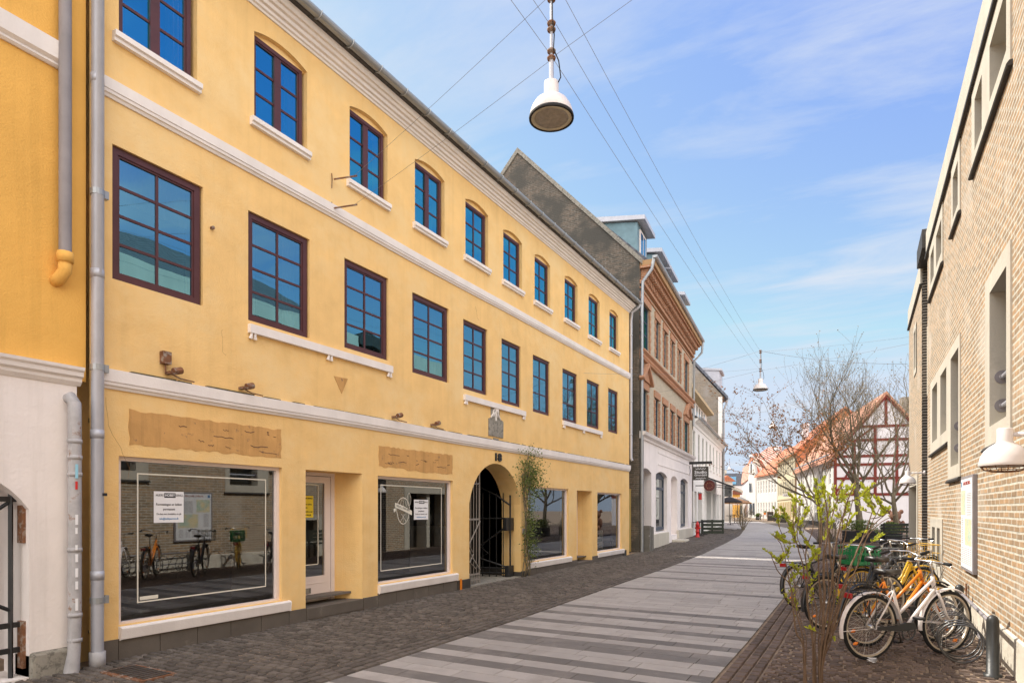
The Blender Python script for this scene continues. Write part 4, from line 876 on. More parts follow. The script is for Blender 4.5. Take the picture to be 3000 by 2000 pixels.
# recessed glazed strip
q = MB(FR); q.box(8.9, 10.3, 5.9, 7.3, -.75, -.7); q.box(8.9, 10.3, -.1, 4.3, -.75, -.7); sg = q.build('glazing', glass_dk, rb)
q = MB(FR); q.box(8.9, 10.3, 4.3, 5.9, -.7, -.1); q.build('spandrel', concrete, rb)
q = MB(FR)
for s in (8.95, 9.6, 10.25): q.box(s-.03, s+.03, 0, 7.3, -.7, -.6)
for z in (1.0, 2.2, 3.3, 4.25, 5.95, 7.28): q.box(8.9, 10.3, z-.03, z+.03, -.69, -.59)
q.box(8.9, 10.3, 7.3, 7.7, -.7, .1); q.build('mullion', lead, sg)
# second wing
wallmesh(FR, rect(10.3, 14.6, -.1, 6.95), [(rect(11.56, 14.14, -.1, 2.29), .8), (rect(11.86, 12.54, 5.26, 6.34), .3)]).build('wall', brick_y, rb)
q = MB(FR); q.prof([(6.95, -.3), (6.95, .03), (7.46, .03), (7.46, -.3)], 10.3, 14.62); q.build('parapet', concrete, rb)
q = MB(FR); q.box(10.3, 14.62, 6.9, 6.948, -.02, .05); q.build('flashing', lead, rb)
q = MB(FR); q.box(14.35, 14.6, -.1, 7.4, -8, -.31); q.box(10.3, 10.55, -.1, 7.4, -8, -.01); q.build('side_wall', brick_bk, rb)
q = MB(FR); q.box(10.3, 14.6, 7.35, 7.4, -8, -.3); q.build('roof', rooftile_d, rb)
q = MB(FR)
wallmesh(FR, rect(11.3, 14.4, -.1, 2.5), [(rect(11.6, 14.1, -.1, 2.25), .7)], n=.022, mb=q); q.box(11.3, 11.31, 0, 2.5, 0, .022); q.box(14.39, 14.4, 0, 2.5, 0, .022); q.box(12.8, 13.0, 0, 2.25, -.6, -.1); q.build('door_surround', concrete, rb)
q = MB(FR); q.box(11.6, 14.1, -.1, 2.25, -.8, -.72); q.build('door', lead, rb)
q = MB(FR); wallmesh(FR, rect(11.75, 12.65, 5.15, 6.45), [(rect(11.9, 12.5, 5.3, 6.3), .28)], n=.018, mb=q); q.build('window_surround', concrete, rb)
q = MB(FR); q.box(11.9, 12.5, 5.3, 6.3, -.29, -.27); q.build('pane', glass_dk, rb)
# map board
bd = thing('map_board', 'tall white town map board in a grey frame on the sunlit brick wall', 'sign', FR(2.83, .8))
q = MB(FR); q.box(2.31, 3.36, .80, 2.07, .0, .05); q.build('frame', zincd, bd, bevel=.006)
q = MB(FR); q.box(2.35, 3.32, .84, 2.03, .05, .054); bp_ = q.build('panel', paper, bd)
mapm, nt_, bb_ = newmat('map_print'); NN = nt_.nodes
tcc = NN.new('ShaderNodeTexCoord'); vo = NN.new('ShaderNodeTexVoronoi'); vo.feature = 'DISTANCE_TO_EDGE'; vo.inputs['Scale'].default_value = 18; nt_.links.new(tcc.outputs['UV'], vo.inputs['Vector'])
ns = NN.new('ShaderNodeTexNoise'); ns.inputs['Scale'].default_value = 5; nt_.links.new(tcc.outputs['UV'], ns.inputs['Vector'])
c1_ = NN.new('ShaderNodeValToRGB'); c1_.color_ramp.elements[0].position = .42; c1_.color_ramp.elements[0].color = (.45, .62, .50, 1); c1_.color_ramp.elements[1].position = .55; c1_.color_ramp.elements[1].color = (.78, .66, .38, 1); nt_.links.new(ns.outputs[0], c1_.inputs[0])
lt = NN.new('ShaderNodeMath'); lt.operation = 'LESS_THAN'; lt.inputs[1].default_value = .05; nt_.links.new(vo.outputs[0], lt.inputs[0])
mm_ = NN.new('ShaderNodeMix'); mm_.data_type = 'RGBA'; nt_.links.new(lt.outputs[0], mm_.inputs[0]); nt_.links.new(c1_.outputs[0], mm_.inputs[6]); mm_.inputs[7].default_value = (.8, .74, .6, 1); nt_.links.new(mm_.outputs[2], bb_.inputs['Base Color'])
q = MB(FR); q.box(2.9, 3.28, 1.55, 1.88, .054, .0555); q.build('map_print', mapm, bp_)
q = MB(FR); q.box(2.4, 2.95, 1.15, 1.5, .054, .0555); q.build('map_print', mapm, bp_)
q = MB(FR)
for i in range(5):
    for j in range(9):
        if not (j > 3 and 0): q.box(2.42+i*.18, 2.54+i*.18, .9+j*.025, .908+j*.025, .054, .055)
for j in range(14): q.box(3.1, 3.26, 1.17+j*.025, 1.178+j*.025, .054, .055); q.box(2.42, 2.8, 1.54+j*.022, 1.547+j*.022, .054, .055)
q.build('print_lines', zincd, bp_)
text('AALBORG', FR(2.78, 1.97, .0555), -FR.d, (0, 0, 1), .05, pm('map_red', (.35, .06, .05), .7, .05, 3, 0), bp_, width=.62)
q = MB(FR); q.box(3.22, 3.29, 1.93, 2.0, .054, .0555); q.build('logo', inkblue, bp_)

# wall lamps with wire baskets
def walllamp(name, label, x, y, z, wx):
    t = thing(name, label, 'wall lamp', (x, y, z), 'wall lamps on the brick building')
    pr = [(.168, 0), (.172, .012), (.168, .03), (.158, .07), (.135, .115), (.10, .15), (.06, .175), (.052, .19), (.052, .285), (.045, .292), (0, .292)]
    q = MB(); q.lathe(pr, (x, y, z), 32); q.lathe([(.164, .002), (.15, .06), (.1, .13), (.05, .16), (0, .165)], (x, y, z), 32); so_ = q.build('shade', lamp_w, t, smooth=True)
    q = MB(); q.tube([(x+.05, y, z+.24), (wx, y, z+.24)], .017, 10); q.tube([(wx-.02, y, z+.24), (wx+.01, y, z+.24)], .05, 14); q.build('arm', lamp_w, t, smooth=True)
    q = MB()
    for k in range(12):
        a = math.pi*2*k/12; q.tube([(x+.16*math.cos(a)*c_, y+.16*math.sin(a)*c_, z+zz) for c_, zz in ((1, 0), (.85, -.03), (.55, -.045), (0, -.052))], .003, 4)
    for rr_, zz in ((.157, -.004), (.13, -.033), (.07, -.046)): q.tube([(x+rr_*math.cos(math.pi*2*i/20), y+rr_*math.sin(math.pi*2*i/20), z+zz) for i in range(20)], .003, 4, closed=True)
    q.build('wire_guard', rust, t); q = MB(); q.lathe([(0, .02), (.03, .03), (.035, .06), (.02, .1), (0, .11)], (x, y, z), 12); q.build('bulb', glass_lt, t, smooth=True)
walllamp('wall_lamp', 'large white enamel wall lamp at the right edge of the view beside the tall window', .915, 6.18, 1.96, 1.225)
walllamp('wall_lamp', 'white wall lamp beside the concrete doorway at the far end of the brick wall', .76, 17.2, 2.22, 1.09)

# bollards and bike rack
for (x, y, lb) in ((1.02, 7.51, 'black steel bollard nearest the camera at the end of the bike rack'), (1.03, 10.2, 'black bollard behind the white and orange bicycles at the far end of the rack')):
    z = gz(y); q = MB(); q.lathe([(.075, -.03), (.075, .012), (.052, .016), (.052, .50), (.049, .53), (.038, .555), (.02, .57), (0, .575)], (x, y, z), 24)
    o = q.build('bollard', pm('bollard_black', (.028, .03, .03), .42, .25, 5, .15, 50, spec=.5) if 'bollard_black' not in MATS else MATS['bollard_black'], smooth=True); tag(o, lb, 'bollard', 'bollards carrying the bike rack')
rk = thing('bike_rack', 'steel spiral bike rack fixed low between two black bollards by the brick wall', 'bike rack', (1.0, 8.8, 0))
q = MB(); q.tube([(1.03, 7.53, .47+gz(7.5)), (1.04, 10.18, .47+gz(10))], .02, 8); q.build('rail', zincd, rk, smooth=True)
q = MB(); q.tube([(1.03, 7.53, .20+gz(7.5)), (1.04, 10.18, .20+gz(10))], .017, 8); q.build('rail', zincd, rk, smooth=True)
def coil(y0, n, lb=None):
    q = MB(); P = []
    for i in range(n*22+1):
        a = 2*math.pi*i/22; P.append((.80+.19*math.cos(a), y0+.15*i/22+.03*math.sin(a), gz(y0)+.24+.19*math.sin(a)))
    q.tube(P, .0085, 6); q.build('spiral', steel_dark, rk, smooth=True)
coil(7.64, 3); coil(8.3, 3); coil(8.95, 3); coil(9.6, 3)
# ------------------------------------------------------------------ bicycles
def bike(label, x, y, rz, paint, style='step', guard=None, carrier=True, basket=False, bar='flat', rimmat=None, saddle_z=.93, tilt=0, spoke=None, light=True, cguard=True):
    guard = guard or paint; rimmat = rimmat or rimm
    t = thing('bicycle', label, 'bicycle', (0, 0, 0), 'bicycles parked along the brick wall')
    RW = .345; WB = 1.03
    def wheel(cx, nm):
        q = MB(); n = 40; q.tube([(cx+(RW-.018)*math.cos(2*math.pi*i/n), 0, RW+(RW-.018)*math.sin(2*math.pi*i/n)) for i in range(n)], .019, 8, closed=True); wo_ = q.build(nm, black, t, smooth=True)
        q = MB(); rr_ = RW-.043
        k = 4; pr = [(rr_+.009, -.013), (rr_+.009, .013), (rr_-.009, .009), (rr_-.009, -.009)]; vs = []; fs = []
        for i in range(n):
            a = 2*math.pi*i/n
            for r_, yy in pr: vs.append((cx+r_*math.cos(a), yy, RW+r_*math.sin(a)))
        for i in range(n):
            for j in range(k): fs.append((i*k+j, i*k+(j+1) % k, ((i+1) % n)*k+(j+1) % k, ((i+1) % n)*k+j))
        q.add(vs, fs); q.build('rim', rimmat, wo_, smooth=False)
        q = MB()
        for i in range(28):
            a = 2*math.pi*i/28; b = a+(.5 if i % 2 else -.5); s_ = .02 if i % 4 < 2 else -.02
            q.tube([(cx+.02*math.cos(b), s_, RW+.02*math.sin(b)), (cx+rr_*math.cos(a), 0, RW+rr_*math.sin(a))], .0014 if spoke is None else .004, 3, False)
        q.build('spokes', spoke or steel, wo_)
        q = MB(); q.tube([(cx, -.045, RW), (cx, -.02, RW), (cx, .02, RW), (cx, .045, RW)], [.018, .028, .028, .018], 10); q.build('hub', steel, wo_, smooth=True)
        q = MB(); a = -2.4 if cx == 0 else -1.0
        c_ = (cx+.24*math.cos(a), RW+.24*math.sin(a)); q.prism([(c_[0]+.03*math.cos(u)+0, c_[1]+.018*math.sin(u)) for u in [2*math.pi*i/10 for i in range(10)]], -.012, .012) if False else q.tube([(c_[0]-.03, 0, c_[1]-.01), (c_[0], 0, c_[1]), (c_[0]+.03, 0, c_[1]+.01)], [.006, .02, .006], 8); q.build('reflector', amber, wo_)
    wheel(0, 'rear_wheel'); wheel(WB, 'front_wheel')
    BB = (.44, 0, .29); ST = (.27, 0, .74); HT = (.80, 0, .86); HB = (.84, 0, .70)
    q = MB()
    q.tube([BB, ST], .016, 8); q.tube([HT, HB], .02, 8)
    if style == 'step': q.tube([(HT[0]+.01, 0, HT[2]-.04), (.365, 0, .47)], .017, 8); q.tube([(HB[0], 0, HB[2]+.02), BB], .021, 8)
    elif style == 'low': q.tube([(HB[0], 0, HB[2]+.05), (.72, 0, .50), (.58, 0, .34), BB], .027, 10); q.tube([(HT[0]+.01, 0, HT[2]-.03), (.68, 0, .56), (.52, 0, .42), (.41, 0, .40)], .014, 8)
    else: q.tube([(HT[0]+.01, 0, HT[2]-.04), (.29, 0, .70)], .016, 8); q.tube([(HB[0], 0, HB[2]+.02), BB], .018, 8)
    for s_ in (-.055, .055):
        q.tube([(ST[0], s_*.3, ST[2]-.03), (.14, s_, .55), (0, s_, RW)], .009, 6); q.tube([(BB[0], s_*.7, BB[2]), (0, s_, RW)], .011, 6)
    q.build('frame', paint, t, smooth=True)
    q = MB()
    for s_ in (-.052, .052): q.tube([(HB[0], s_*.6, HB[2]-.0), (.88, s_, .6), (.95, s_, .46), (WB, s_, RW)], [.016, .016, .012, .009], 7)
    q.tube([(HB[0], -.05, HB[2]-.0), (HB[0], .05, HB[2]-.0)], .016, 7); q.build('fork', paint, t, smooth=True)
    # seat post and saddle
    q = MB(); q.tube([ST, (ST[0]-.055, 0, saddle_z-.05)], .013, 8); sp_ = q.build('seat_post', steel, t, smooth=True)
    q = MB(); sx = ST[0]-.06; prf = [(-.13, .075), (-.11, .09), (-.05, .085), (.02, .05), (.08, .025), (.14, .018), (.155, .012)]
    vs = []; fs = []; kk = 10
    for px_, hw in prf:
        for j in range(kk):
            a = 2*math.pi*j/kk; vs.append((sx+px_, hw*math.cos(a), saddle_z-.01+(.028 if math.sin(a) > 0 else .035)*math.sin(a)+(.012 if px_ < -.08 else 0)))
    for i in range(len(prf)-1):
        for j in range(kk): fs.append((i*kk+j, i*kk+(j+1) % kk, (i+1)*kk+(j+1) % kk, (i+1)*kk+j))
    fs.append(tuple(range(kk))[::-1]); fs.append(tuple((len(prf)-1)*kk+j for j in range(kk))); q.add(vs, fs); q.build('saddle', leather, t, smooth=True)
    # handlebar
    q = MB(); q.tube([HT, (HT[0]-.035, 0, 1.0), (HT[0]-.0, 0, 1.015)], .013, 8)
    hx = HT[0]; hz = 1.015
    if bar == 'flat': P = [(hx-.10, -.28, hz+.01), (hx-.03, -.12, hz), (hx, 0, hz), (hx-.03, .12, hz), (hx-.10, .28, hz+.01)]
    else: P = [(hx-.26, -.28, hz+.04), (hx-.1, -.27, hz+.07), (hx+.01, -.15, hz+.06), (hx+.01, 0, hz), (hx+.01, .15, hz+.06), (hx-.1, .27, hz+.07), (hx-.26, .28, hz+.04)]
    q.tube(P, .011, 8); ho = q.build('handlebar', steel if bar != 'black' else black_paint, t, smooth=True)
    for e0, e1 in ((P[0], P[1]), (P[-1], P[-2])):
        q = MB(); v0 = Vector(e0); v1 = Vector(e1); dd = (v1-v0).normalized(); q.tube([tuple(v0-dd*.01), tuple(v0+dd*.11)], .017, 8); q.build('grip', black, ho, smooth=True)
        q = MB(); q.tube([tuple(v0+dd*.14+Vector((.02, 0, -.01))), tuple(v0+dd*.05+Vector((.05, 0, -.03))), tuple(v0+Vector((.045, 0, -.035)))], .005, 5); q.build('brake_lever', steel, ho)
    q = MB(); q.tube([(hx, .06, hz), (hx+.10, .05, hz-.02), (hx+.11, .03, .85), (.89, .03, .70)], .003, 4); q.tube([(hx, -.06, hz), (hx+.08, -.07, hz-.06), (hx+.03, -.04, .8), (.6, -.03, .55)], .003, 4); q.build('brake_cable', black, t)
    # mudguards
    def mud(cx, a0, a1, nm):
        q = MB(); n = 18; r_ = RW+.022; vs = []; fs = []
        pr = [(0, -.027), (.012, -.015), (.014, 0), (.012, .015), (0, .027)]
        for i in range(n+1):
            a = R(a0+(a1-a0)*i/n)
            for dr, yy in pr: vs.append((cx+(r_+dr)*math.cos(a), yy, RW+(r_+dr)*math.sin(a)))
        for i in range(n):
            for j in range(4): fs.append((i*5+j, i*5+j+1, (i+1)*5+j+1, (i+1)*5+j))
        q.add(vs, fs)
        for s_ in (-.05, .05): a = R(a1-12 if cx == 0 else a1-15); q.tube([(cx, s_, RW), (cx+r_*math.cos(a), s_*.6, RW+r_*math.sin(a))], .003, 4)
        q.build(nm, guard, t, smooth=True)
    mud(0, 10, 195, 'mudguard'); mud(WB, 55, 190, 'mudguard')
    if carrier:
        q = MB(); z = .735
        for yy in (-.06, 0, .06): q.tube([(-.26, yy, z), (.24, yy*.6, z+.005)], .0045, 5)
        for xx in (-.26, -.1, .05): q.tube([(xx, -.065, z), (xx, .065, z)], .0045, 5)
        for s_ in (-1, 1):
            q.tube([(-.2, .07*s_, z), (0, .065*s_, RW)], .0045, 5); q.tube([(.0, .07*s_, z), (0, .065*s_, RW)], .0045, 5); q.tube([(-.26, .06*s_, z), (-.28, .075*s_, z-.03), (.1, .075*s_, z-.04)], .004, 4)
        q.build('rear_carrier', black_paint, t)
    if light:
        q = MB(); q.box(-.315, -.285, -.05, .05, .665, .72); q.build('rear_light', red_lens, t, bevel=.006)
        q = MB(); q.box(-.42, -.40, -.02, .02, .52, .56); 
    if cguard:
        q = MB(); q.prism([(.02, .33), (.30, .36), (.38, .39), (.50, .385), (.56, .31), (.54, .22), (.46, .19), (.38, .23), (.30, .30), (.02, .31)], .062, .072) if False else q.add([(a, -.07, b) for a, b in ((.02, .365), (.30, .37), (.38, .395), (.50, .385), (.54, .32), (.38, .30), (.02, .33))]+[(a, -.08, b) for a, b in ((.02, .365), (.30, .37), (.38, .395), (.50, .385), (.54, .32), (.38, .30), (.02, .33))], [tuple(range(7)), tuple(range(7, 14))[::-1]]+[(i, (i+1) % 7, (i+1) % 7+7, i+7) for i in range(7)])
        q.build('chain_guard', black_paint, t)
    q = MB(); n = 20
    q.tube([(BB[0]+.085*math.cos(2*math.pi*i/n), -.065, BB[2]+.085*math.sin(2*math.pi*i/n)) for i in range(n)], .008, 5, closed=True)
    for i in range(5): a = 2*math.pi*i/5; q.tube([(BB[0], -.065, BB[2]), (BB[0]+.08*math.cos(a), -.065, BB[2]+.08*math.sin(a))], .006, 4)
    q.tube([(BB[0], -.06, BB[2]+.085), (0, -.05, RW+.03)], .004, 4); q.tube([(BB[0], -.06, BB[2]-.085), (0, -.05, RW-.03)], .004, 4)
    co_ = q.build('chain_ring', steel_dark, t)
    for s_, dz in ((-1, 1), (1, -1)):
        q = MB(); q.tube([(BB[0], .06*s_, BB[2]), (BB[0]+.06, .075*s_, BB[2]+.155*dz)], .009, 6); cr_ = q.build('crank', steel_dark, t, smooth=True)
        q = MB(); px_, pz_ = BB[0]+.06, BB[2]+.155*dz; q.box(px_-.045, px_+.045, min(.085*s_, .175*s_), max(.085*s_, .175*s_), pz_-.012, pz_+.012); q.build('pedal', black_paint, cr_, bevel=.005)
    q = MB(); q.tube([(.36, .05, .27), (.33, .16, .01)], .008, 6); q.build('kickstand', steel_dark, t)
    if basket:
        q = MB(); x0, x1, y0, y1, z0, z1 = .88, 1.16, -.19, .19, .80, 1.04
        for zz in (z0, (z0+z1)/2, z1): q.tube([(x0, y0, zz), (x1, y0, zz), (x1, y1, zz), (x0, y1, zz)], .005 if zz == z1 else .003, 4, closed=True)
        for i in range(9):
            yy = y0+(y1-y0)*i/8
            for xx in (x0, x1): q.tube([(xx, yy, z0), (xx, yy, z1)], .0025, 4)
            q.tube([(x0, yy, z0), (x1, yy, z0)], .0025, 4)
        for i in range(7):
            xx = x0+(x1-x0)*i/6
            for yy in (y0, y1): q.tube([(xx, yy, z0), (xx, yy, z1)], .0025, 4)
        q.build('basket', black_paint if basket == 'black' else yellow_paint, t)
    t.location = (x, y, gz(y)); t.rotation_euler = (R(tilt), 0, rz)
    return t
bike('white bicycle with chain guard and red rear light nearest the camera', -.01, 7.64, R(45), white_paint, 'step', bar='flat', saddle_z=.93, tilt=3)
bike('orange framed bicycle standing right behind the white bicycle', -.03, 8.36, R(44), orange_paint, 'step', guard=black_paint, saddle_z=1.0, bar='cruiser', tilt=-3)
bike('black bicycle with a wire front basket between the orange and the yellow bicycles', -.50, 9.25, R(47), black_paint, 'low', basket='black', bar='cruiser', saddle_z=.95, tilt=-2)
yb = bike('yellow bicycle carrying a green crate on its rear rack', -.12, 10.7, R(40), yellow_paint, 'low', basket='yellow', bar='cruiser', rimmat=yellow_paint, spoke=yellow_paint, saddle_z=.95, tilt=2)
bike('black bicycle leaning behind the bush, left of the green crate', -.95, 10.9, R(52), black_paint, 'diamond', bar='flat', saddle_z=.98, tilt=-5)
bike('dark bicycle farthest along the rack beyond the yellow bicycle', -.25, 12.1, R(48), pm('grey_enamel', (.12, .12, .13), .35, .1, 4, .03), 'step', guard=black_paint, bar='flat', saddle_z=.92, tilt=3)
bike('orange and white bicycle lying against the wall beyond the rack', .3, 13.0, R(50), pm('silver_enamel', (.5, .5, .5), .3, .1, 4, .03), 'diamond', guard=black_paint, bar='flat', carrier=False)['label'] = 'silver bicycle without a rear rack, last before the concrete doorway'
# crate
ct = MB()
def crate(mb, L_=.40, W_=.30, H_=.25, t=.012):
    for (x0, x1, y0, y1) in ((-L_/2, L_/2, -W_/2, -W_/2+t), (-L_/2, L_/2, W_/2-t, W_/2), (-L_/2, -L_/2+t, -W_/2+t, W_/2-t), (L_/2-t, L_/2, -W_/2+t, W_/2-t)):
        lx = x1-x0 > .1; mb.box(x0, x1, y0, y1, 0, .055); mb.box(x0, x1, y0, y1, .15, .175); mb.box(x0, x1, y0, y1, H_-.03, H_)
        a0, a1 = (x0, x1) if lx else (y0, y1); n = 5 if lx else 4
        for i in range(n+1):
            w_ = .045 if i in (0, n) else .02; c_ = a0+w_/2+(a1-a0-w_)*i/n
            if lx: mb.box(c_-w_/2, c_+w_/2, y0, y1, .055, .15); mb.box(c_-w_/2, c_+w_/2, y0, y1, .175, H_-.03)
            else: mb.box(x0, x1, c_-w_/2, c_+w_/2, .055, .15); mb.box(x0, x1, c_-w_/2, c_+w_/2, .175, H_-.03)
    mb.box(-L_/2-.008, L_/2+.008, -W_/2-.008, -W_/2, H_-.018, H_); mb.box(-L_/2-.008, L_/2+.008, W_/2, W_/2+.008, H_-.018, H_); mb.box(-L_/2, L_/2, -W_/2, W_/2, 0, .01)
crate(ct, .44, .34, .27); co = ct.build('crate', greenp)
co.location = (-.12-.02*.77, 10.7-.02*.64, gz(10.7)+.75); co.rotation_euler = (R(2), 0, R(40)); tag(co, 'green plastic bottle crate on the rear rack of the yellow bicycle', 'crate')
q = MB(); rr = random.Random(5)
P = [(.0+rr.uniform(-.05, .05), rr.uniform(-.035, .035), rr.uniform(0, .05)) for i in range(26)]
q.add([(a, b, c) for a, b, c in P], [(i, i+1, i+2) for i in range(0, 24)]); o = q.build('crumpled_paper', paper); o.location = (.02, 7.52, .05); tag(o, 'crumpled pink white paper on the cobbles under the white bicycle wheel', 'litter')

# ------------------------------------------------------------------ hanging street lamps
def lampunit(label, x, y, z, sc=1.0, rod=1.45):
    t = thing('hanging_lamp', label, 'street lamp', (0, 0, 0), 'lamps hung over the middle of the street')
    q = MB(); q.lathe([(.245, .0), (.248, .02), (.240, .06), (.22, .12), (.18, .185), (.13, .225), (.085, .24), (.082, .25), (.082, .40), (.07, .405), (0, .405)], (0, 0, 0), 36); q.build('shade', lamp_w, t, smooth=True)
    q = MB(); q.lathe([(.25, -.004), (.252, .012), (.246, .03), (.232, .02), (.226, -.002), (.24, -.008), (.25, -.004)], (0, 0, 0), 36); q.build('rim', black, t, smooth=True)
    q = MB(); q.lathe([(.232, .0), (.21, .012), (.19, .008), (.188, .004)], (0, 0, 0), 36); q.build('reflector', lampin, t, smooth=True)
    q = MB(); q.lathe([(.19, .006), (.17, -.004), (.16, .002), (.12, -.006), (.10, 0), (.05, -.006), (0, -.004)], (0, 0, 0), 36); q.build('lens', lensm, t, smooth=True)
    q = MB(); q.tube([(0, 0, .40), (0, 0, .66)], .026, 6); q.tube([(0, 0, .66), (0, 0, rod)], .017, 8); ro = q.build('rod', zincw, t)
    for zz in (.68, .76, 1.0, 1.07, 1.34, 1.41):
        if zz > rod: continue
        q = MB(); q.lathe([(.018, -.03), (.045, -.02), (.05, 0), (.035, .015), (.018, .02)], (0, 0, zz), 14); q.build('insulator', rust, ro, smooth=True)
    q = MB(); q.tube([(.02, -.02, 1.38), (.03, -.035, 1.1), (.05, -.03, .9), (.04, -.03, .75), (.10, -.02, .6), (.12, -.01, .42), (.085, 0, .38)], .007, 5); q.build('lamp_cable', black, ro)
    t.location = (x, y, z); t.scale = (sc, sc, sc); return t
LP = [(-2.65, 5.47, 5.35), (-3.4, 24.1, 5.88), (-5.3, 42.9, 6.75), (-6.5, 54.9, 6.35), (-8.9, 58, 6.1), (-16.2, 87.4, 6.9)]
lampunit('large white dome lamp hanging overhead nearest the camera with its lens visible', *LP[0], sc=.855)
lampunit('white dome lamp hanging beyond the yellow house, left of the bare trees', *LP[1])
lampunit('pale lamp seen through the outer twigs of the bare tree', *LP[2])
lampunit('lamp hanging lower right of the one among the twigs, before the orange roofs', *LP[3])
lampunit('small lamp hanging in front of the roof of the tall gabled house', *LP[4])
lampunit('tiny farthest lamp hanging against the sky at the street end', *LP[5])
# overhead wires
wirem = pm('wire', (.26, .27, .29), .5, .05, 3, 0, metal=.4)
def wire(label, a, b, sag=.05, r=.0045):
    q = MB(); a = Vector(a); b = Vector(b); n = 14; q.tube([tuple(a.lerp(b, i/n)-Vector((0, 0, sag*4*(i/n)*(1-i/n)))) for i in range(n+1)], r*.5, 4)
    o = q.build('overhead_wire', wirem); tag(o, label, 'wire', 'wires strung over the street')
l0, l1, l2 = LP[0], LP[1], LP[2]
wire('upper wall anchor wire running up to the top of the nearest lamp rod', (-6.78, 7.13, 6.60), (l0[0], l0[1], l0[2]+1.19), .02, .005)
wire('lower wall anchor wire running to the foot of the nearest lamp rod', (-6.78, 7.13, 6.17), (l0[0], l0[1], l0[2]+.565), .02, .005)
wire('wire rising from the nearest lamp rod foot to the right hand parapet', (l0[0], l0[1], l0[2]+.58), (1.2, 5.2, 6.9), .02, .005)
wire('wire from the nearest lamp rod top to the right hand parapet', (l0[0], l0[1], l0[2]+1.19), (1.2, 4.9, 7.3), .02, .005)
for i, (dz, dz1) in enumerate(((.60, .70), (.88, 1.03), (1.18, 1.38))):
    nm = ('lowest', 'middle', 'highest')[i]
    wire(f'{nm} of the three long wires running from the nearest lamp to the second lamp', (l0[0]+(.05*i), l0[1], l0[2]+dz), (l1[0], l1[1], l1[2]+dz1), .12, .005)
    wire(f'{nm} of the three wires running from the nearest lamp back over the camera', (l0[0], l0[1], l0[2]+dz), (-3.0, -14, 6.0+dz), .12, .005)
wire('wire from the second lamp rod top to the dark brick house', (l1[0], l1[1], l1[2]+1.4), (-7.4, 25.5, 6.9), .03, .007)
wire('thick wire from the second lamp top down to the end of the brick building', (l1[0], l1[1], l1[2]+1.4), (.98, 22, 5.9), .12, .012)
wire('wire from the second lamp rod foot to the left hand houses', (l1[0], l1[1], l1[2]+.7), (-7.3, 24.5, 6.2), .03, .007)
wire('wire from the second lamp rod foot to the trees on the right', (l1[0], l1[1], l1[2]+.7), (.98, 21.6, 6.4), .03, .007)
wire('slack wire crossing just behind the second lamp shade', (-8.2, 34.5, 6.2), (2.0, 34.0, 8.1), .3, .008)
wire('wire across the street at the lamp among the twigs', (-9.5, 46.5, 8.2), (-1.0, 43.0, 8.2), .1, .01)
wire('wire from the lamp among the twigs to the grey gable', (l2[0], l2[1], l2[2]+.6), (-9.7, 50, 6.3), .1, .01)
wire('far wire above the small lamps', (-10.0, 52, 6.6), (-3.5, 54, 6.9), .2, .01)
wire('farthest wire across the street end', (-14, 84, 8.3), (-11.4, 86, 8.1), .1, .012)
wire('wire anchored on the yellow wall above the last windows', (-6.95, 16.4, 5.42), (-3.4, 24.1, 5.95+.7), .1, .005)
wire('wire hooked to the parapet of the second brick wing', (1.0, 21.6, 6.6), (-3.4, 24.1, 7.25), .04, .006)

# ================================================================== WHITE HOUSE WITH AWNING
F3 = Fac(-8.08, 33.75, -6.1, 1)
wh = thing('white_house', 'white two storey house with a row of grey windows and a dark awning', 'house', F3(0, .2))
def sxx(F, u):
    k = (u-1500)/1860; S, C = math.sin(TH), math.cos(TH); p = F.o; lp = p.x*C+p.y*S; dpp = -p.x*S+p.y*C; ld = F.d.x*C+F.d.y*S; dd = -F.d.x*S+F.d.y*C
    return (k*dpp-lp)/(ld-k*dd)
z8 = lambda x: 1950+x/3.486
L3 = sxx(F3, 2115); LB3 = L3
UW = [(sxx(F3, z8(c))-.42, sxx(F3, z8(c))+.42) for c in (293, 342, 383, 420, 457, 490, 524, 553)]
GO = [(.5, 1.4, .35, 2.6), (1.9, 3.9, .5, 2.6), (sxx(F3, z8(418)), sxx(F3, z8(464)), .35, 2.75), (sxx(F3, z8(480)), sxx(F3, z8(512)), .4, 2.7), (sxx(F3, z8(518)), sxx(F3, z8(546)), .4, 2.7), (sxx(F3, z8(550)), sxx(F3, z8(571)), .4, 2.7)]
wallmesh(F3, rect(0, L3, .1, 6.3), [(rect(a, b, 4.2, 5.8), .12) for a, b in UW]+[(rect(*o), .35) for o in GO]).build('wall', limew, wh)
gfr = pm('frame_grey', (.42, .42, .38), .6, .08, 3, .05)
for a, b in UW: window(F3, wh, a, b, 4.2, 5.8, .05, 2, 3, fm=gfr, gm=glass_dk, fw=.06, fb=.045, sill=.12, sillm=limew)
for i, o in enumerate(GO): q = MB(F3); q.box(o[0], o[1], o[2], o[3], -.36, -.33); q.build('shop_window' if i != 2 else 'door', glass_dk if i in (1,) else (gfr if i == 0 else glass_lt), wh)
q = MB(F3); q.prof([(6.05, 0), (6.05, .04), (6.2, .06), (6.3, .2), (6.42, .28), (6.42, 0)], 0, L3+.05); q.build('cornice', limew, wh)
q = MB(F3); q.prof([(6.47-.08*math.sin(math.pi*i/8), .38-.08*math.cos(math.pi*i/8)) for i in range(9)], 0, L3+.1); q.build('gutter', zinc, wh)
q = MB(F3); q.add([(0, 6.42, .3), (L3, 6.42, .3), (L3, 9.6, -4), (0, 9.6, -4), (0, 6.4, -8), (L3, 6.4, -8)], [(0, 1, 2, 3), (3, 2, 5, 4), (1, 5, 2), (0, 3, 4)]); q.build('roof', rooftile_d, wh)
LD = sxx(F3, 2095)
q = MB(F3); q.box(.2, LD, 6.5, 8.1, -3.5, -.55); dm = q.build('dormer', limew, wh)
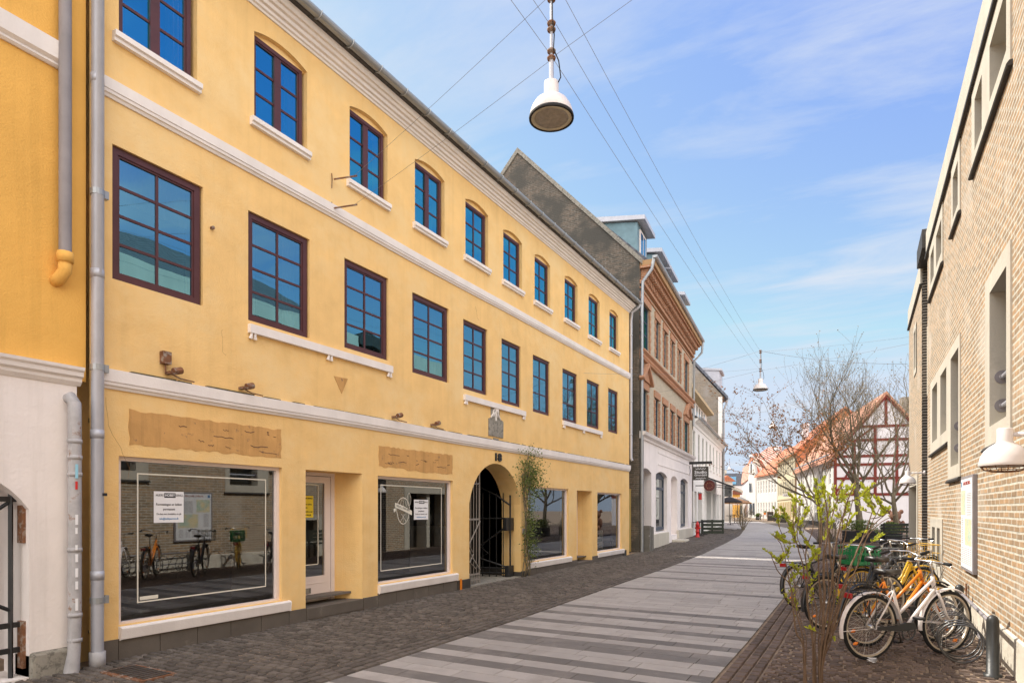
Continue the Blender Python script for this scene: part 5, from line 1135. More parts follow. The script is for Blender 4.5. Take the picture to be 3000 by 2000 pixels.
q = MB(F3); q.box(.0, LD+.2, 8.1, 8.28, -3.6, -.1); q.build('dormer_roof', pm('wood_eave', (.5, .38, .22), .8, .15, 3, .1), dm)
for i in range(8): a = .6+i*(LD-1.2)/8; q = MB(F3); q.box(a, a+.42, 7.05, 7.95, -.56, -.52); q.build('dormer_window', glass_lt, dm)
dp = MB(F3); dp.tube([(L3+.05, 6.4, .38), (L3+.05, 6.1, .3), (L3+.05, 5.8, .1), (L3+.05, .3, .08)], .05, 8, False); dp.build('downpipe', zincd, wh, smooth=True)
# awning
aw = MB(F3); a0 = sxx(F3, 2062); aw.add([(a0, 3.62, .05), (a0+7.4, 3.62, .05), (a0+7.4, 2.98, 1.67), (a0, 2.98, 1.67), (a0, 3.55, .05), (a0+7.4, 3.55, .05), (a0+7.4, 2.91, 1.67), (a0, 2.91, 1.67)], [(0, 3, 2, 1), (4, 5, 6, 7), (0, 1, 5, 4), (1, 2, 6, 5), (2, 3, 7, 6), (3, 0, 4, 7)]); ao = aw.build('awning', awn, wh)
aw = MB(F3); aw.box(a0+.1, a0+7.3, 2.76, 2.93, 1.60, 1.76); aw.build('awning_box', awn_w, ao, bevel=.02)
aw = MB(F3); aw.tube([(a0+.3, 3.2, .05), (a0+.3, 2.95, 1.6)], .025, 6); aw.tube([(a0+7, 3.2, .05), (a0+7, 2.95, 1.6)], .025, 6); aw.build('awning_arm', zincd, ao)
# hanging signs
def hang(label, F, s, n0, n1, z0, z1, m): pass
sg = thing('hanging_sign', 'square charcoal hanging shop sign with white lettering and zigzags', 'sign', F2(11.2, 3.1, .5))
FS = Fac(F2(11.2, 0, 0).x, F2(11.2, 0, 0).y, 90-5.2, 1)
q = MB(FS); q.box(.18, .95, 3.12, 3.80, -.02, .02); q.build('board', darksign, sg, bevel=.005)
q = MB(FS); q.box(.0, 1.12, 3.93, 4.06, -.05, .05); q.tube([(0, 3.85, 0), (.06, 3.6, 0), (.02, 3.4, 0)], .012, 5); q.tube([(.35, 3.8, 0), (.35, 3.95, 0)], .01, 4); q.tube([(.8, 3.8, 0), (.8, 3.95, 0)], .01, 4); q.build('bracket', iron, sg)
text('Studio', FS(.565, 3.52, .022), FS.d, (0, 0, 1), .155, paper, sg, width=.60, bold=.015); text('Grundahl', FS(.565, 3.37, .022), FS.d, (0, 0, 1), .11, paper, sg, width=.60, bold=.01)
for z in (3.69, 3.21):
    q = MB(FS); ring(q, [(.565-.25+i*.5/8, z+(.025 if (i % 2) ^ (z > 3.5) else -.025)) for i in range(9)], .011, .023, False); q.build('zigzag', paper, sg)
sg = thing('hanging_sign', 'round dark red shop sign hanging under the awning', 'sign', F3(.9, 2.6, .5))
FS2 = Fac(F3(.9, 0, 0).x, F3(.9, 0, 0).y, 90-6.1, 1)
q = MB(FS2); c = (.72, 2.90); q.prism([(c[0]+.29*math.cos(2*math.pi*i/28), c[1]+.29*math.sin(2*math.pi*i/28)) for i in range(28)], -.04, .04); bo = q.build('disc', maroon, sg)
rr = random.Random(2); q = MB(FS2)
for i in range(9): a = i*.7; q.prism([(c[0]+.17*math.cos(a)+.03*math.cos(t), c[1]+.15*math.sin(a)+.02*math.sin(t)) for t in (0, 1.5, 3, 4.5)], .04, .046)
q.build('pattern', pm('sign_gold', (.5, .25, .12), .5, .1, 3, 0), bo)
q = MB(FS2); q.box(0, .45, 2.88, 2.93, -.02, .02); q.build('bracket', iron, sg)
q = MB(F2); q.box(L2-.35, L2-.05, 2.1, 2.5, .05, .5) if False else q.box(L2+1.0, L2+1.06, 2.15, 2.48, .2, .36); o = q.build('hanging_sign', red_m); tag(o, 'small bright red panel hanging between the shop fronts', 'sign')

# grey gable house behind
F4 = Fac(-9.77, 49.93, -6.1, 1)
gh = thing('grey_gable_house', 'tall house with bare brick and grey rendered gable rising behind the white house', 'house', F4(0, .3))
q = MB(lambda t, z, s: F4(s, z, -t)); q.prism([(0, .2), (9, .2), (9, 10.4), (4.5, 15.6), (0, 10.3)], 0, .3); q.build('gable_wall', brick('brick_old', (.34, .27, .20), (.24, .20, .16), (.36, .33, .29), var=.3, soot=(.33, .30, .27), st=(.5, .62)), gh)
q = MB(lambda t, z, s: F4(s, z, -t)); q.prism([(-.003, .2), (9, .2), (9, 7.6), (3, 7.9), (-.003, 7.4)], -.02, .001); q.build('gable_render', pm('render_grey', (.36, .34, .31), .9, .15, 1.5, .3, 30), gh)
F4w = Fac(-9.77, 49.93, -24, 1)
q = MB(lambda t, z, s: F4(0, z, -t)+F4w.d*s); q.prism([(-.4, 9.95), (4.5, 15.75), (9.3, 10.2), (9.3, 10.4), (4.5, 16), (-.4, 10.2)], -.1, 9); q.build('roof', slate, gh)
q = MB(lambda t, z, s: F4(s, z, -t)); q.prism([(.4, 10.8), (.4, 12.6), (2.6, 12.9), (2.6, 11)], 2.0, 4.2); q.prism([(.2, 12.6), (.2, 12.75), (3, 13.1), (3, 12.9)], 1.9, 4.3); q.build('dormer', zincw, gh)
q = MB(F4w); q.box(0, 9, .2, 10.2, -.3, 0); q.build('wall', limew, gh)
dp = MB(F4); dp.tube([(.1, 10.1, .4), (.1, 9.7, .3), (.1, 9.2, .1), (.1, .3, .08)], .07, 8, False); dp.build('downpipe', zinc, gh, smooth=True)

# ================================================================== HALF-TIMBERED HOUSE AND THE WHITE ROW
F5 = Fac(-2.06, 47.05, -12.9, -1)
FG = Fac(-2.06, 47.05, 77.1, 1)
ht = thing('half_timbered_house', 'white half timbered gable house with dark red beams and orange tile roof', 'house', (-2.06, 47.05, .3))
GW = 6.1; APX = 9.05; EV = 5.25; gm0 = GW/2
q = MB(FG); q.prism([(0, .2), (GW, .2), (GW, EV), (gm0, APX-.1), (0, EV)], -.3, 0); q.build('gable_wall', infill, ht)
q = MB(FG); hb = .10
def beam(mb, a, b, w_=.16, n=.05):
    (s0, z0), (s1, z1) = a, b; l = math.hypot(s1-s0, z1-z0); nx, nz = -(z1-z0)/l*w_/2, (s1-s0)/l*w_/2
    mb.prism([(s0+nx, z0+nz), (s0-nx, z0-nz), (s1-nx, z1-nz), (s1+nx, z1+nz)], -.02, n)
for z, hw in ((2.62, 3.05), (3.67, 3.05), (4.57, 3.05), (5.12, 3.05), (6.16, 2.3), (7.04, 1.6)): beam(q, (gm0-hw, z), (gm0+hw, z), .17, .05)
for s, z0, z1 in ((gm0, 7.1, 8.9), (2.43, 2.65, 7.0), (3.67, 2.65, 7.0), (1.2, 2.65, 6.1), (4.9, 2.65, 6.1), (.08, 2.65, 5.1), (GW-.08, 2.65, 5.1)): beam(q, (s, z0), (s, z1), .17, .045)
for a, b in (((.1, 2.7), (1.1, 4.5)), ((.4, 5.2), (1.15, 6.1)), ((GW-.1, 2.7), (GW-1.1, 4.5)), ((1.3, 6.2), (2.3, 6.95))): beam(q, a, b, .13, .04)
beam(q, (-.15, EV-.15), (gm0, APX), .26, .16); beam(q, (GW+.15, EV-.15), (gm0, APX), .26, .155); q.build('timber_frame', timber, ht)
LR3 = 16.9
def gable_roof(fac_g, L_, ev, ap, gw, m, par, over=.35, th=.16, lead_=.2):
    q = MB(lambda t, z, s: fac_g(t, z, -s)); q.prism([(-over, ev-over*(ap-ev)/(gw/2)), (gw/2, ap), (gw+over, ev-over*(ap-ev)/(gw/2)), (gw+over, ev-over*(ap-ev)/(gw/2)+th), (gw/2, ap+th*1.3), (-over, ev-over*(ap-ev)/(gw/2)+th)], -lead_, L_); return q.build('roof', m, par)
gable_roof(FG, LR3, EV, APX, GW, rooftile_p, ht)
ups = [(1.0+i*1.95, 1.8+i*1.95) for i in range(8)]
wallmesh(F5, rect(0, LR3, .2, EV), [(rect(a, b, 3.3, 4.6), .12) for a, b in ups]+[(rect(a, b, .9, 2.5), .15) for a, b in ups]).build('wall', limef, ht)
for a, b in ups:
    window(F5, ht, a, b, 3.3, 4.6, .05, 2, 3, fm=limew, gm=glass_dk, fw=.07, fb=.06)
    window(F5, ht, a, b, .9, 2.5, .05, 2, 3, fm=limew, gm=glass_dk, fw=.07, fb=.06)
q = MB(F5); q.prof([(EV-.35, 0), (EV-.35, .05), (EV-.1, .15), (EV-.1, 0)], 0, LR3); q.prof([(2.7, 0), (2.7, .06), (2.8, .06), (2.8, 0)], 0, LR3); q.build('cornice', limew, ht)
q = MB(F5); q.box(0, LR3, .2, .75, -.1, .03); q.build('plinth', lead, ht)
q = MB(F5); q.prof([(EV-.05, .3), (EV-.05, .42), (EV+.04, .42), (EV+.04, .3)], 0, LR3); q.build('gutter', zinc, ht)
q = MB(FG); q.box(4.4, 5.1, 7.0, 9.1, -2.2, -1.5); q.build('chimney', stone, ht)
# cream house
cr_ = thing('cream_house', 'tall cream house with two rows of pale windows beside the half timbered house', 'house', F5(17, .3))
FGc = Fac(F5(LR3, 0).x, F5(LR3, 0).y, 77.1, 1)
q = MB(FGc); q.prism([(0, .3), (8, .3), (8, 6.9), (4, 10.6), (0, 6.9)], -.3, 0); q.build('gable_wall', orange_wall, cr_)
gable_roof(FGc, 15, 6.95, 10.7, 8, rooftile, cr_, .25)
cw = [(17.6+i*1.42, 18.4+i*1.42) for i in range(10)]
wallmesh(F5, rect(LR3, 31.9, .2, 6.95), [(rect(a, b, 5.2, 6.5), .1) for a, b in cw]+[(rect(a, b, 3.15, 4.55), .1) for a, b in cw]+[(rect(a, b, .7, 2.4), .15) for a, b in cw]).build('wall', cream, cr_)
for a, b in cw:
    window(F5, cr_, a, b, 5.2, 6.5, .04, 2, 2, fm=gfr, gm=glass_dk, fw=.07, fb=.05); window(F5, cr_, a, b, 3.15, 4.55, .04, 2, 2, fm=gfr, gm=glass_dk, fw=.07, fb=.05); window(F5, cr_, a, b, .7, 2.4, .04, 1, 1, fm=pm('ochre_frame', (.6, .42, .15), .6, .1, 3, .05) if 'ochre_frame' not in MATS else MATS['ochre_frame'], gm=glass_dk, fw=.1)
q = MB(F5); q.prof([(2.65, 0), (2.65, .08), (2.8, .1), (2.8, 0)], LR3, 31.9); q.prof([(6.75, 0), (6.75, .2), (6.95, .3), (6.95, 0)], LR3, 31.9); q.build('string_course', cream, cr_)
q = MB(F5); q.box(LR3+.1, LR3+.2, .4, 6.8, .02, .12); q.build('downpipe', pm('pipe_brown', (.3, .2, .12), .6, .1, 3, .05), cr_)
q = MB(FGc); q.box(1.7, 2.3, 8.6, 10.5, -9, -8.2); q.build('chimney', paper, cr_)
sg = thing('hanging_sign', 'small white oval shop sign hanging from the cream house', 'sign', F5(19.0, 2.9, .4))
FS3 = Fac(F5(19, 0, 0).x, F5(19, 0, 0).y, 90-12.9, 1)
q = MB(lambda s, z, n: FS3(-s, z, n)); q.prism([(.55+.42*math.cos(2*math.pi*i/20), 3.0+.19*math.sin(2*math.pi*i/20)) for i in range(20)], -.03, .03); bo = q.build('board', paper, sg)
text('LILLE', FS3(-.55, 3.0, .032), FS3.d, (0, 0, 1), .17, ink, bo, width=.5)
q = MB(lambda s, z, n: FS3(-s, z, n)); q.box(0, 1.0, 3.24, 3.27, -.015, .015); q.build('bracket', iron, sg)
# small white house with orange roof
def house_simple(name, label, x, y, ang, L_, ev, rise, depth, wallm, roofm, wins, fm, gmm, door=None, gnd_=.3, pitchside=None, doors=None):
    F = Fac(x, y, ang, -1); Fg = Fac(x, y, ang+90, 1); t = thing(name, label, 'house', (x, y, gnd_))
    H_ = [rect(*o) for o in wins]
    wallmesh(F, rect(0, L_, gnd_-.1, ev), [(h, .15) for h in H_]).build('wall', wallm, t)
    for o in wins: window(F, t, *o, .05, 2, 3, fm=fm, gm=gmm, fw=.07, fb=.06)
    q = MB(Fg); q.prism([(0, gnd_-.1), (depth, gnd_-.1), (depth, ev), (depth/2, ev+rise), (0, ev)], -.25, 0); q.build('gable_wall', wallm, t)
    gable_roof(Fg, L_, ev, ev+rise, depth, roofm, t, .3)
    return t, F, Fg
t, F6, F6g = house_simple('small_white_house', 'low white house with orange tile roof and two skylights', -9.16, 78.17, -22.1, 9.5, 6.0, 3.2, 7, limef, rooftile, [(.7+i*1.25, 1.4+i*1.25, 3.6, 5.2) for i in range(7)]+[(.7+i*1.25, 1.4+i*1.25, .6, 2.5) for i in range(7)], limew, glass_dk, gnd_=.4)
for s in (2.0, 3.6): q = MB(F6); q.add([(s, 7.0, -1.0), (s+.9, 7.0, -1.0), (s+.9, 8.2, -2.35), (s, 8.2, -2.35), (s, 7.15, -1.0), (s+.9, 7.15, -1.0), (s+.9, 8.35, -2.35), (s, 8.35, -2.35)], [(3, 2, 1, 0), (4, 5, 6, 7), (0, 1, 5, 4), (1, 2, 6, 5), (2, 3, 7, 6), (3, 0, 4, 7)]); q.build('skylight', glass_lt, t)
# tall gabled house with striped tile roof
tg = thing('striped_roof_house', 'tall white house whose steep orange roof shows pale lime stripes', 'house', (-12.7, 87, .4))
S_, C_ = math.sin(TH), math.cos(TH)
def camxy(u, d): l = (u-1500)/1860*d; return (l*C_-d*S_, l*S_+d*C_)
def zat(v, d): return EYE-(v-1492)/1860*d
z9 = lambda x, y: (2100+x/5.227, 1250+y/5.227)
def slabpoly(name, pts, m, par, th=.25):
    """thick slab through 3D points; thickness along its own normal"""
    P = [Vector(p) for p in pts]; nn = (P[1]-P[0]).cross(P[2]-P[0]).normalized()*th; k = len(P)
    if nn.y < 0: nn = -nn
    q = MB(); q.add([tuple(p) for p in P]+[tuple(p+nn) for p in P], [tuple(range(k)), tuple(range(k, 2*k))[::-1]]+[(i, (i+1) % k, (i+1) % k+k, i+k) for i in range(k)]); return q.build(name, m, par)
def pz(x, y, d): u, v = z9(x, y); X, Y = camxy(u, d); return (X, Y, zat(v, d))
slabpoly('roof', [pz(600, 740, 88), pz(568, 480, 89), pz(820, 300, 96), pz(1000, 300, 98), pz(1000, 600, 90)], rooftile_s, tg)
slabpoly('gable_wall', [pz(480, 1400, 88.5), pz(600, 1400, 84), pz(603, 740, 84), pz(575, 560, 84.3), pz(494, 560, 88.3), pz(480, 850, 88.5)], limef, tg)
for x in (522, 548): slabpoly('window', [pz(x-7, 700, 86.2-(x-535)*.02), pz(x+7, 700, 85.8-(x-535)*.02), pz(x+7, 565, 85.8-(x-535)*.02), pz(x-7, 565, 86.2-(x-535)*.02)], glass_dk, tg, .05)
for x in (500, 524, 548, 574): slabpoly('window', [pz(x-6, 1000, 87.3-(x-500)*.03), pz(x+6, 1000, 87.0-(x-500)*.03), pz(x+6, 860, 87.0-(x-500)*.03), pz(x-6, 860, 87.3-(x-500)*.03)], glass_dk, tg, .05)
for x in (513, 562): slabpoly('shop_window', [pz(x-15, 1350, 87.0-(x-500)*.03), pz(x+15, 1350, 86.5-(x-500)*.03), pz(x+15, 1165, 86.5-(x-500)*.03), pz(x-15, 1165, 87.0-(x-500)*.03)], glass_dk, tg, .05)
slabpoly('roof', [pz(370, 880, 95), pz(398, 630, 97), pz(496, 545, 92), pz(482, 800, 90)], rooftile_s, tg)
slabpoly('roof', [pz(496, 560, 91.6), pz(565, 405, 96), pz(650, 400, 99), pz(575, 480, 92)], rooftile, tg)
slabpoly('wall', [pz(400, 1400, 97), pz(482, 1400, 90.5), pz(482, 800, 90.5), pz(390, 880, 95)], infill, tg)
q = MB(); X, Y = camxy(2168, 100)
# distant houses at the street end
dh = thing('white_far_house', 'small white house behind the awning at the end of the street', 'house', (*camxy(2125, 62), .4))
def boxat(u0, u1, v0, v1, d, dep, m, par, nm): 
    x0, y0 = camxy(u0, d); x1, y1 = camxy(u1, d); a = math.degrees(math.atan2(x1-x0, y1-y0)); F = Fac(x0, y0, a, 1); L_ = math.hypot(x1-x0, y1-y0); q = MB(F); q.box(0, L_, zat(v1, d) if v1 < 1530 else .2, zat(v0, d), -dep, 0); return q.build(nm, m, par), F, L_
o, F, L_ = boxat(2113, 2146, 1408, 1600, 62, 6, limew, dh, 'wall')
for s in (.35, .75): q = MB(F); q.box(s*L_-.3, s*L_+.2, 2.9, 4.0, -.02, .02); q.build('window', glass_dk, dh)
q = MB(F); q.prism([(-.3, zat(1409, 62)), (L_+.3, zat(1409, 62)), (L_*.5, zat(1392, 62))], -6.2, .2); q.build('roof', rooftile, dh)
dh = thing('slate_mansard_house', 'far house with grey slate mansard roof and glazed dormer at the street end', 'house', (*camxy(2155, 105), .4))
o, F, L_ = boxat(2120, 2176, 1420, 1600, 105, 8, infill, dh, 'wall')
q = MB(F); q.prism([(-.2, zat(1422, 105)), (L_+.3, zat(1422, 105)), (L_+.0, zat(1386, 105)), (.3, zat(1386, 105))], -7, .1); q.build('roof', slate, dh)
q = MB(F); q.box(L_*.25, L_*.6, zat(1418, 105), zat(1396, 105), .0, .5); q.build('dormer', glass_up, dh)
q = MB(F); q.box(-.6, .5, zat(1420, 105), zat(1376, 105), -3, 0); q.build('chimney', concrete, dh)
dh = thing('ochre_far_house', 'small ochre house with dark red roof glimpsed under the awning', 'house', (*camxy(2152, 92), .4))
o, F, L_ = boxat(2140, 2168, 1447, 1600, 92, 5, plaster_o, dh, 'wall')
q = MB(F); q.prism([(-.3, zat(1448, 92)), (L_+.3, zat(1448, 92)), (L_*.8, zat(1436, 92)), (.3, zat(1436, 92))], -5.2, .3); q.build('roof', pm('roof_brown', (.22, .08, .05), .8, .2, 3, .3), dh)
for s in (.15, .38, .61, .84): q = MB(F); q.box(s*L_-.12, s*L_+.12, 2.3, 3.4, -.02, .02); q.build('window', trimw, dh)
dh = thing('cafe_row_house', 'low buff house closing the street behind the cafe parasols', 'house', (*camxy(2160, 96), .4))
o, F, L_ = boxat(2100, 2200, 1472, 1600, 99, 5, cream, dh, 'wall')
for i in range(8): q = MB(F); q.box(i*.12*L_+.4, i*.12*L_+.75, .8, 2.2, -.02, .02); q.build('window', glass_dk, dh)

# ------------------------------------------------------------------ plants
def grow(mb, lv, p, d, ln, r, depth, rr, wob=.25, up=.12, spawn=3, rmin=.0038, leafs=2, lsz=.06, lm=None):
    n = 4; pts = [p.copy()]; rs = [r]; dirs = []
    for i in range(n):
        d = (d+Vector((rr.uniform(-wob, wob), rr.uniform(-wob, wob), rr.uniform(-wob*.6, wob*.6)+up))).normalized()
        p = p+d*(ln/n); pts.append(p.copy()); rs.append(max(rmin, r*(1-.38*(i+1)/n))); dirs.append(d.copy())
    mb.tube([tuple(q) for q in pts], rs, 6 if r > .04 else (4 if r > .015 else 3), False)
    if depth == 0:
        for i in range(leafs):
            t = rr.random(); a = pts[int(t*n)]; leaf(lv, a+Vector((rr.uniform(-.05, .05),)*3), lsz*rr.uniform(.6, 1.3), rr)
        leaf(lv, pts[-1], lsz, rr); return
    for k in range(spawn):
        j = rr.choice((1, 2, 3, 4)) if k else n; q = pts[j]; dd = dirs[j-1]
        ax = Vector((rr.uniform(-1, 1), rr.uniform(-1, 1), rr.uniform(-.2, .5))).normalized(); a = rr.uniform(.3, .62) if k else .18
        nd = (dd*(1-a)+ax*a*1.2).normalized()
        grow(mb, lv, q, nd, ln*rr.uniform(.62, .82), rs[j]*(.62 if k else .85), depth-1, rr, wob, up, spawn, rmin, leafs, lsz)
def leaf(lv, p, s, rr, d=None, w_=.38):
    d = d or Vector((rr.uniform(-1, 1), rr.uniform(-1, 1), rr.uniform(-.4, 1))).normalized()
    x = d.cross(Vector((rr.uniform(-1, 1), rr.uniform(-1, 1), rr.uniform(-1, 1)))).normalized()*s*w_; nn = d.cross(x).normalized()*s*.12
    lv.ct = rr.random()*.98; lv.add([tuple(p), tuple(p+d*s*.45+x+nn), tuple(p+d*s), tuple(p+d*s*.45-x+nn)], [(0, 1, 2), (0, 2, 3)])
def tree(label, x, y, h0, r0, stems, seed, lm, depth=4, ln=2.2, spawn=4, leafs=2, lsz=.07, wob=.22, up=.10, group=None, trunkdir=(0, 0, 1)):
    rr = random.Random(seed); t = thing('tree', label, 'tree', (x, y, gz(y)), group); z0 = gz(y)
    tb = MB(); p0 = Vector((x, y, z0-.1)); td = Vector(trunkdir).normalized(); pts = []; rs = []
    for i in range(6): f = i/5; pts.append(tuple(p0+td*(h0*f)+Vector((.06*math.sin(f*5), .05*math.cos(f*4), 0)))); rs.append(r0*(1.25-.5*f) if i else r0*1.6)
    tb.tube(pts, rs, 9); tb.build('trunk', bark, t, smooth=True)
    mb = MB(); lv = MB(); top = Vector(pts[-1])
    for d, l, fr in stems: q = Vector(pts[-1]).lerp(Vector(pts[2]), fr); grow(mb, lv, q, Vector(d).normalized(), l, r0*.5, depth, rr, wob, up, spawn, leafs=leafs, lsz=lsz)
    mb.build('branches', bark, t); lv.ct = .5; lv.build('foliage', lm, t)
tree('tall bare tree with tiny buds standing in front of the half timbered gable', -.45, 31.9, 2.6, .13, [((0, 0, 1), 2.3, 0), ((-.5, .1, 1), 2.4, .1), ((.45, -.2, 1), 2.3, .2), ((-.25, -.4, 1), 2.3, 0), ((.1, .5, .9), 2.1, .3), ((.9, 0, .55), 1.9, .35)], 21, leaf_bud, 4, 2.2, 4, 1, .055, group='bare trees on the square')
tree('tree with rust coloured young leaves arching left over the street', -1.9, 30.5, 1.9, .09, [((-.75, -.1, .85), 2.2, 0), ((-1, .2, .5), 2.3, .1), ((-.25, .1, 1), 1.8, 0), ((-.8, -.5, .75), 2.1, .2), ((.3, .2, 1), 1.3, .1), ((-1, -.2, .75), 2.4, 0)], 5, leaf_rust, 4, 1.8, 3, 5, .085, wob=.26, up=.03, group='bare trees on the square')
tree('bare spreading tree nearest the end of the brick building', .9, 30.4, 2.2, .10, [((0, 0, 1), 2.1, 0), ((.5, .1, .9), 2.1, .1), ((-.4, -.2, .9), 2.0, .2), ((.6, -.4, .5), 1.7, .3), ((-.5, .3, .4), 1.6, .4), ((.2, .4, .9), 2.0, .1)], 33, leaf_bud, 4, 2.0, 3, 2, .055, wob=.3, group='bare trees on the square')
def shrub(label, x, y, h, n, seed, lm):
    rr = random.Random(seed); t = thing('shrub', label, 'shrub', (x, y, gz(y))); mb = MB(); lv = MB()
    for i in range(n):
        a = rr.uniform(0, 6.28); grow(mb, lv, Vector((x+.05*math.cos(a), y+.05*math.sin(a), gz(y)-.02)), Vector((math.cos(a)*.42, math.sin(a)*.42, 1)).normalized(), h*.5, .02, 2, rr, .2, .08, 3, .007, 1, .04)
    mb.build('stems', bark, t); lv.ct = .5; lv.build('buds', lm, t)
shrub('leafless shrub growing from the cobbles at the bend of the street', -7.0, 42.3, 1.6, 12, 4, leaf_bud)
for i, (u, d, lb) in enumerate(((2440, 27, 'thin shrub by the pavement edge left of the tall tree'), (2350, 36, 'leafless shrub in front of the cream house'))):
    X, Y = camxy(u, d); shrub(lb, X, Y, 1.5, 9, 40+i, leaf_bud)
# foreground lilac
bx, by = -.41, 6.3
lt_ = thing('lilac_bush', 'young lilac with red brown stems and bright green leaf tufts in the foreground', 'bush', (bx, by, 0))
Zl = lambda x, y: (2200+x/2.614, 1400+y/2.614)
def P3(x, y, d): u, v = Zl(x, y); X, Y = camxy(u, d); return Vector((X, Y, zat(v, d)))
rr = random.Random(17)
stemsL = [([(425, 1640), (405, 1300), (350, 1180), (315, 950), (300, 820), (200, 700), (150, 570)], .0, .017),
          ([(405, 1640), (400, 1250), (340, 1000), (290, 760), (250, 560), (190, 440)], .25, .014),
          ([(480, 1640), (475, 1300), (440, 1000), (420, 800), (380, 600), (330, 420), (330, 200)], -.2, .016),
          ([(500, 1640), (490, 1240), (500, 1000), (440, 760), (420, 560), (480, 350), (400, 120)], .3, .014),
          ([(530, 1640), (525, 1380), (550, 1200), (560, 900), (560, 600), (590, 380), (560, 90)], -.1, .026),
          ([(535, 1640), (540, 1400), (590, 1150), (640, 900), (610, 620), (600, 380), (690, 60)], .15, .024),
          ([(530, 1640), (530, 1350), (570, 1100), (620, 800), (650, 500), (700, 300), (800, 20)], -.3, .020),
          ([(540, 1640), (545, 1400), (600, 1200), (700, 850), (790, 600), (880, 400), (950, 200)], .1, .019),
          ([(545, 1640), (560, 1380), (640, 1100), (740, 760), (830, 520), (920, 380), (1055, 250)], -.15, .016),
          ([(530, 1640), (520, 1300), (530, 1000), (520, 700), (530, 400), (520, 200), (500, 90)], .4, .013),
          ([(535, 1640), (560, 1300), (640, 950), (690, 620), (740, 330), (780, 160)], -.4, .013)]
mb = MB(); allp = []
for k_ in range(7):
    b_, dd_, r_ = stemsL[(k_*3+1) % 11]; stemsL.append(([(x+rr.uniform(-14, 14)*(1 if i else .5)+i*(-9 if k_ % 2 else 8), y+(i > 0)*rr.uniform(-30, 40)) for i, (x, y) in enumerate(b_)], dd_+rr.uniform(-.15, .15), r_*.6))
def cr(P, n=5):
    out = []
    for i in range(len(P)-1):
        a, b, c, d = P[max(i-1, 0)], P[i], P[i+1], P[min(i+2, len(P)-1)]
        for j in range(n): t = j/n; out.append(.5*((2*b)+(c-a)*t+(2*a-5*b+4*c-d)*t*t+(3*b-a-3*c+d)*t*t*t))
    return out+[P[-1]]
for pts, dd, r in stemsL:
    n = len(pts); P = cr([P3(x, y, 5.6+dd*(i/(n-1))) for i, (x, y) in enumerate(pts)]); m_ = len(P)
    rs = [max(.0034, r*.6*(1-.7*i/m_)) for i in range(m_)]
    mb.tube([tuple(p+Vector((rr.uniform(-.004, .004), rr.uniform(-.004, .004), 0))) for p in P], rs, 7); allp += [(p, rs[i]) for i, p in enumerate(P) if i > m_*.35]
tips = [(390, 60), (365, 150), (190, 250), (330, 180), (300, 130), (240, 240), (430, 250), (160, 430), (125, 560), (215, 430), (310, 400), (540, 60), (600, 130), (500, 30), (700, 40), (650, 230), (620, 250), (790, 40), (860, 60), (700, 120), (780, 290), (800, 180), (960, 150), (920, 60), (1060, 230), (840, 430), (990, 440), (480, 540), (510, 560), (450, 510), (320, 660), (370, 690), (310, 740), (250, 880), (330, 870), (340, 930), (600, 1110), (500, 740), (640, 860), (470, 870), (240, 600), (430, 650), (560, 200), (520, 160), (350, 320), (290, 530), (440, 1150), (620, 340), (850, 120), (980, 190), (560, 20), (740, 200), (880, 170), (780, 90), (730, 70), (520, 90), (630, 70), (900, 110), (270, 310), (370, 400)]
lv = MB()
for x, y in tips:
    d = 5.6+rr.uniform(-.35, .35); tp = P3(x, y, d)
    best = min((q for q in allp if q[0].z < tp.z-.06), key=lambda q: (q[0]-tp).length+abs((q[0]-tp).length-.25)*.3, default=None)
    if best:
        a = best[0]; mid = a.lerp(tp, .5)+Vector((0, 0, -.03)); mb.tube([tuple(v) for v in cr([a, mid, tp], 4)], [min(best[1], .006)]*4+[.004]*5, 5); ax = (tp-mid).normalized()
    else: ax = Vector((0, 0, 1))
    lo = tp.z < 1.1
    for k in range(rr.randint(30, 46) if not lo else rr.randint(14, 24)):
        b = tp-ax*rr.uniform(-.02, .17)+Vector((rr.uniform(-.012, .012), rr.uniform(-.012, .012), 0)); dirr = (ax*.8+Vector((rr.uniform(-1, 1), rr.uniform(-1, 1), rr.uniform(-.1, .9)))*.75).normalized(); leaf(lv, b, rr.uniform(.020, .046), rr, dirr, .32)
mb.build('stems', bark_red, lt_, smooth=True); lv.ct = .5; lv.build('leaves', leaf_spring, lt_)
# climbing rose on the yellow wall
cl_ = thing('climbing_rose', 'leggy green climbing rose trained up the yellow wall beside the archway', 'climber', (-6.9, 12.95, .08)); rr = random.Random(8); mb = MB(); lv = MB()
for i in range(6):
    s = 12.95+rr.uniform(-.08, .12); P = []; z = .06; ph = rr.uniform(0, 6)
    top = rr.uniform(2.5, 3.05)
    while z < top: P.append((-6.93+.03*math.sin(z*5+ph), s+.13*math.sin(z*2.3+ph)+.02*z, z)); z += .15
    mb.tube(P, .011, 5)
    for k in range(len(P)):
        if rr.random() < .55 and P[k][2] > .35:
            a = Vector(P[k]); mb.tube([tuple(a), tuple(a+Vector((.06, rr.uniform(-.2, .2), .08)))], .004, 3)
for i in range(2300):
    z = rr.choice((rr.gauss(2.45, .28), rr.gauss(2.3, .25), rr.gauss(1.0, .35), rr.uniform(.5, 3.05))); wd = .52 if z > 1.9 else .22
    s = 13.15+rr.gauss(0, wd*.62) if z > 1.9 else 13.08+rr.gauss(0, wd*.7)
    if z > 3.15 or z < .2: continue
    if z > 2.75 and abs(s-13.1) > .5 and rr.random() < .7: continue
    leaf(lv, Vector((-6.95+abs(rr.gauss(.06, .07)), s, z)), rr.uniform(.03, .055), rr)
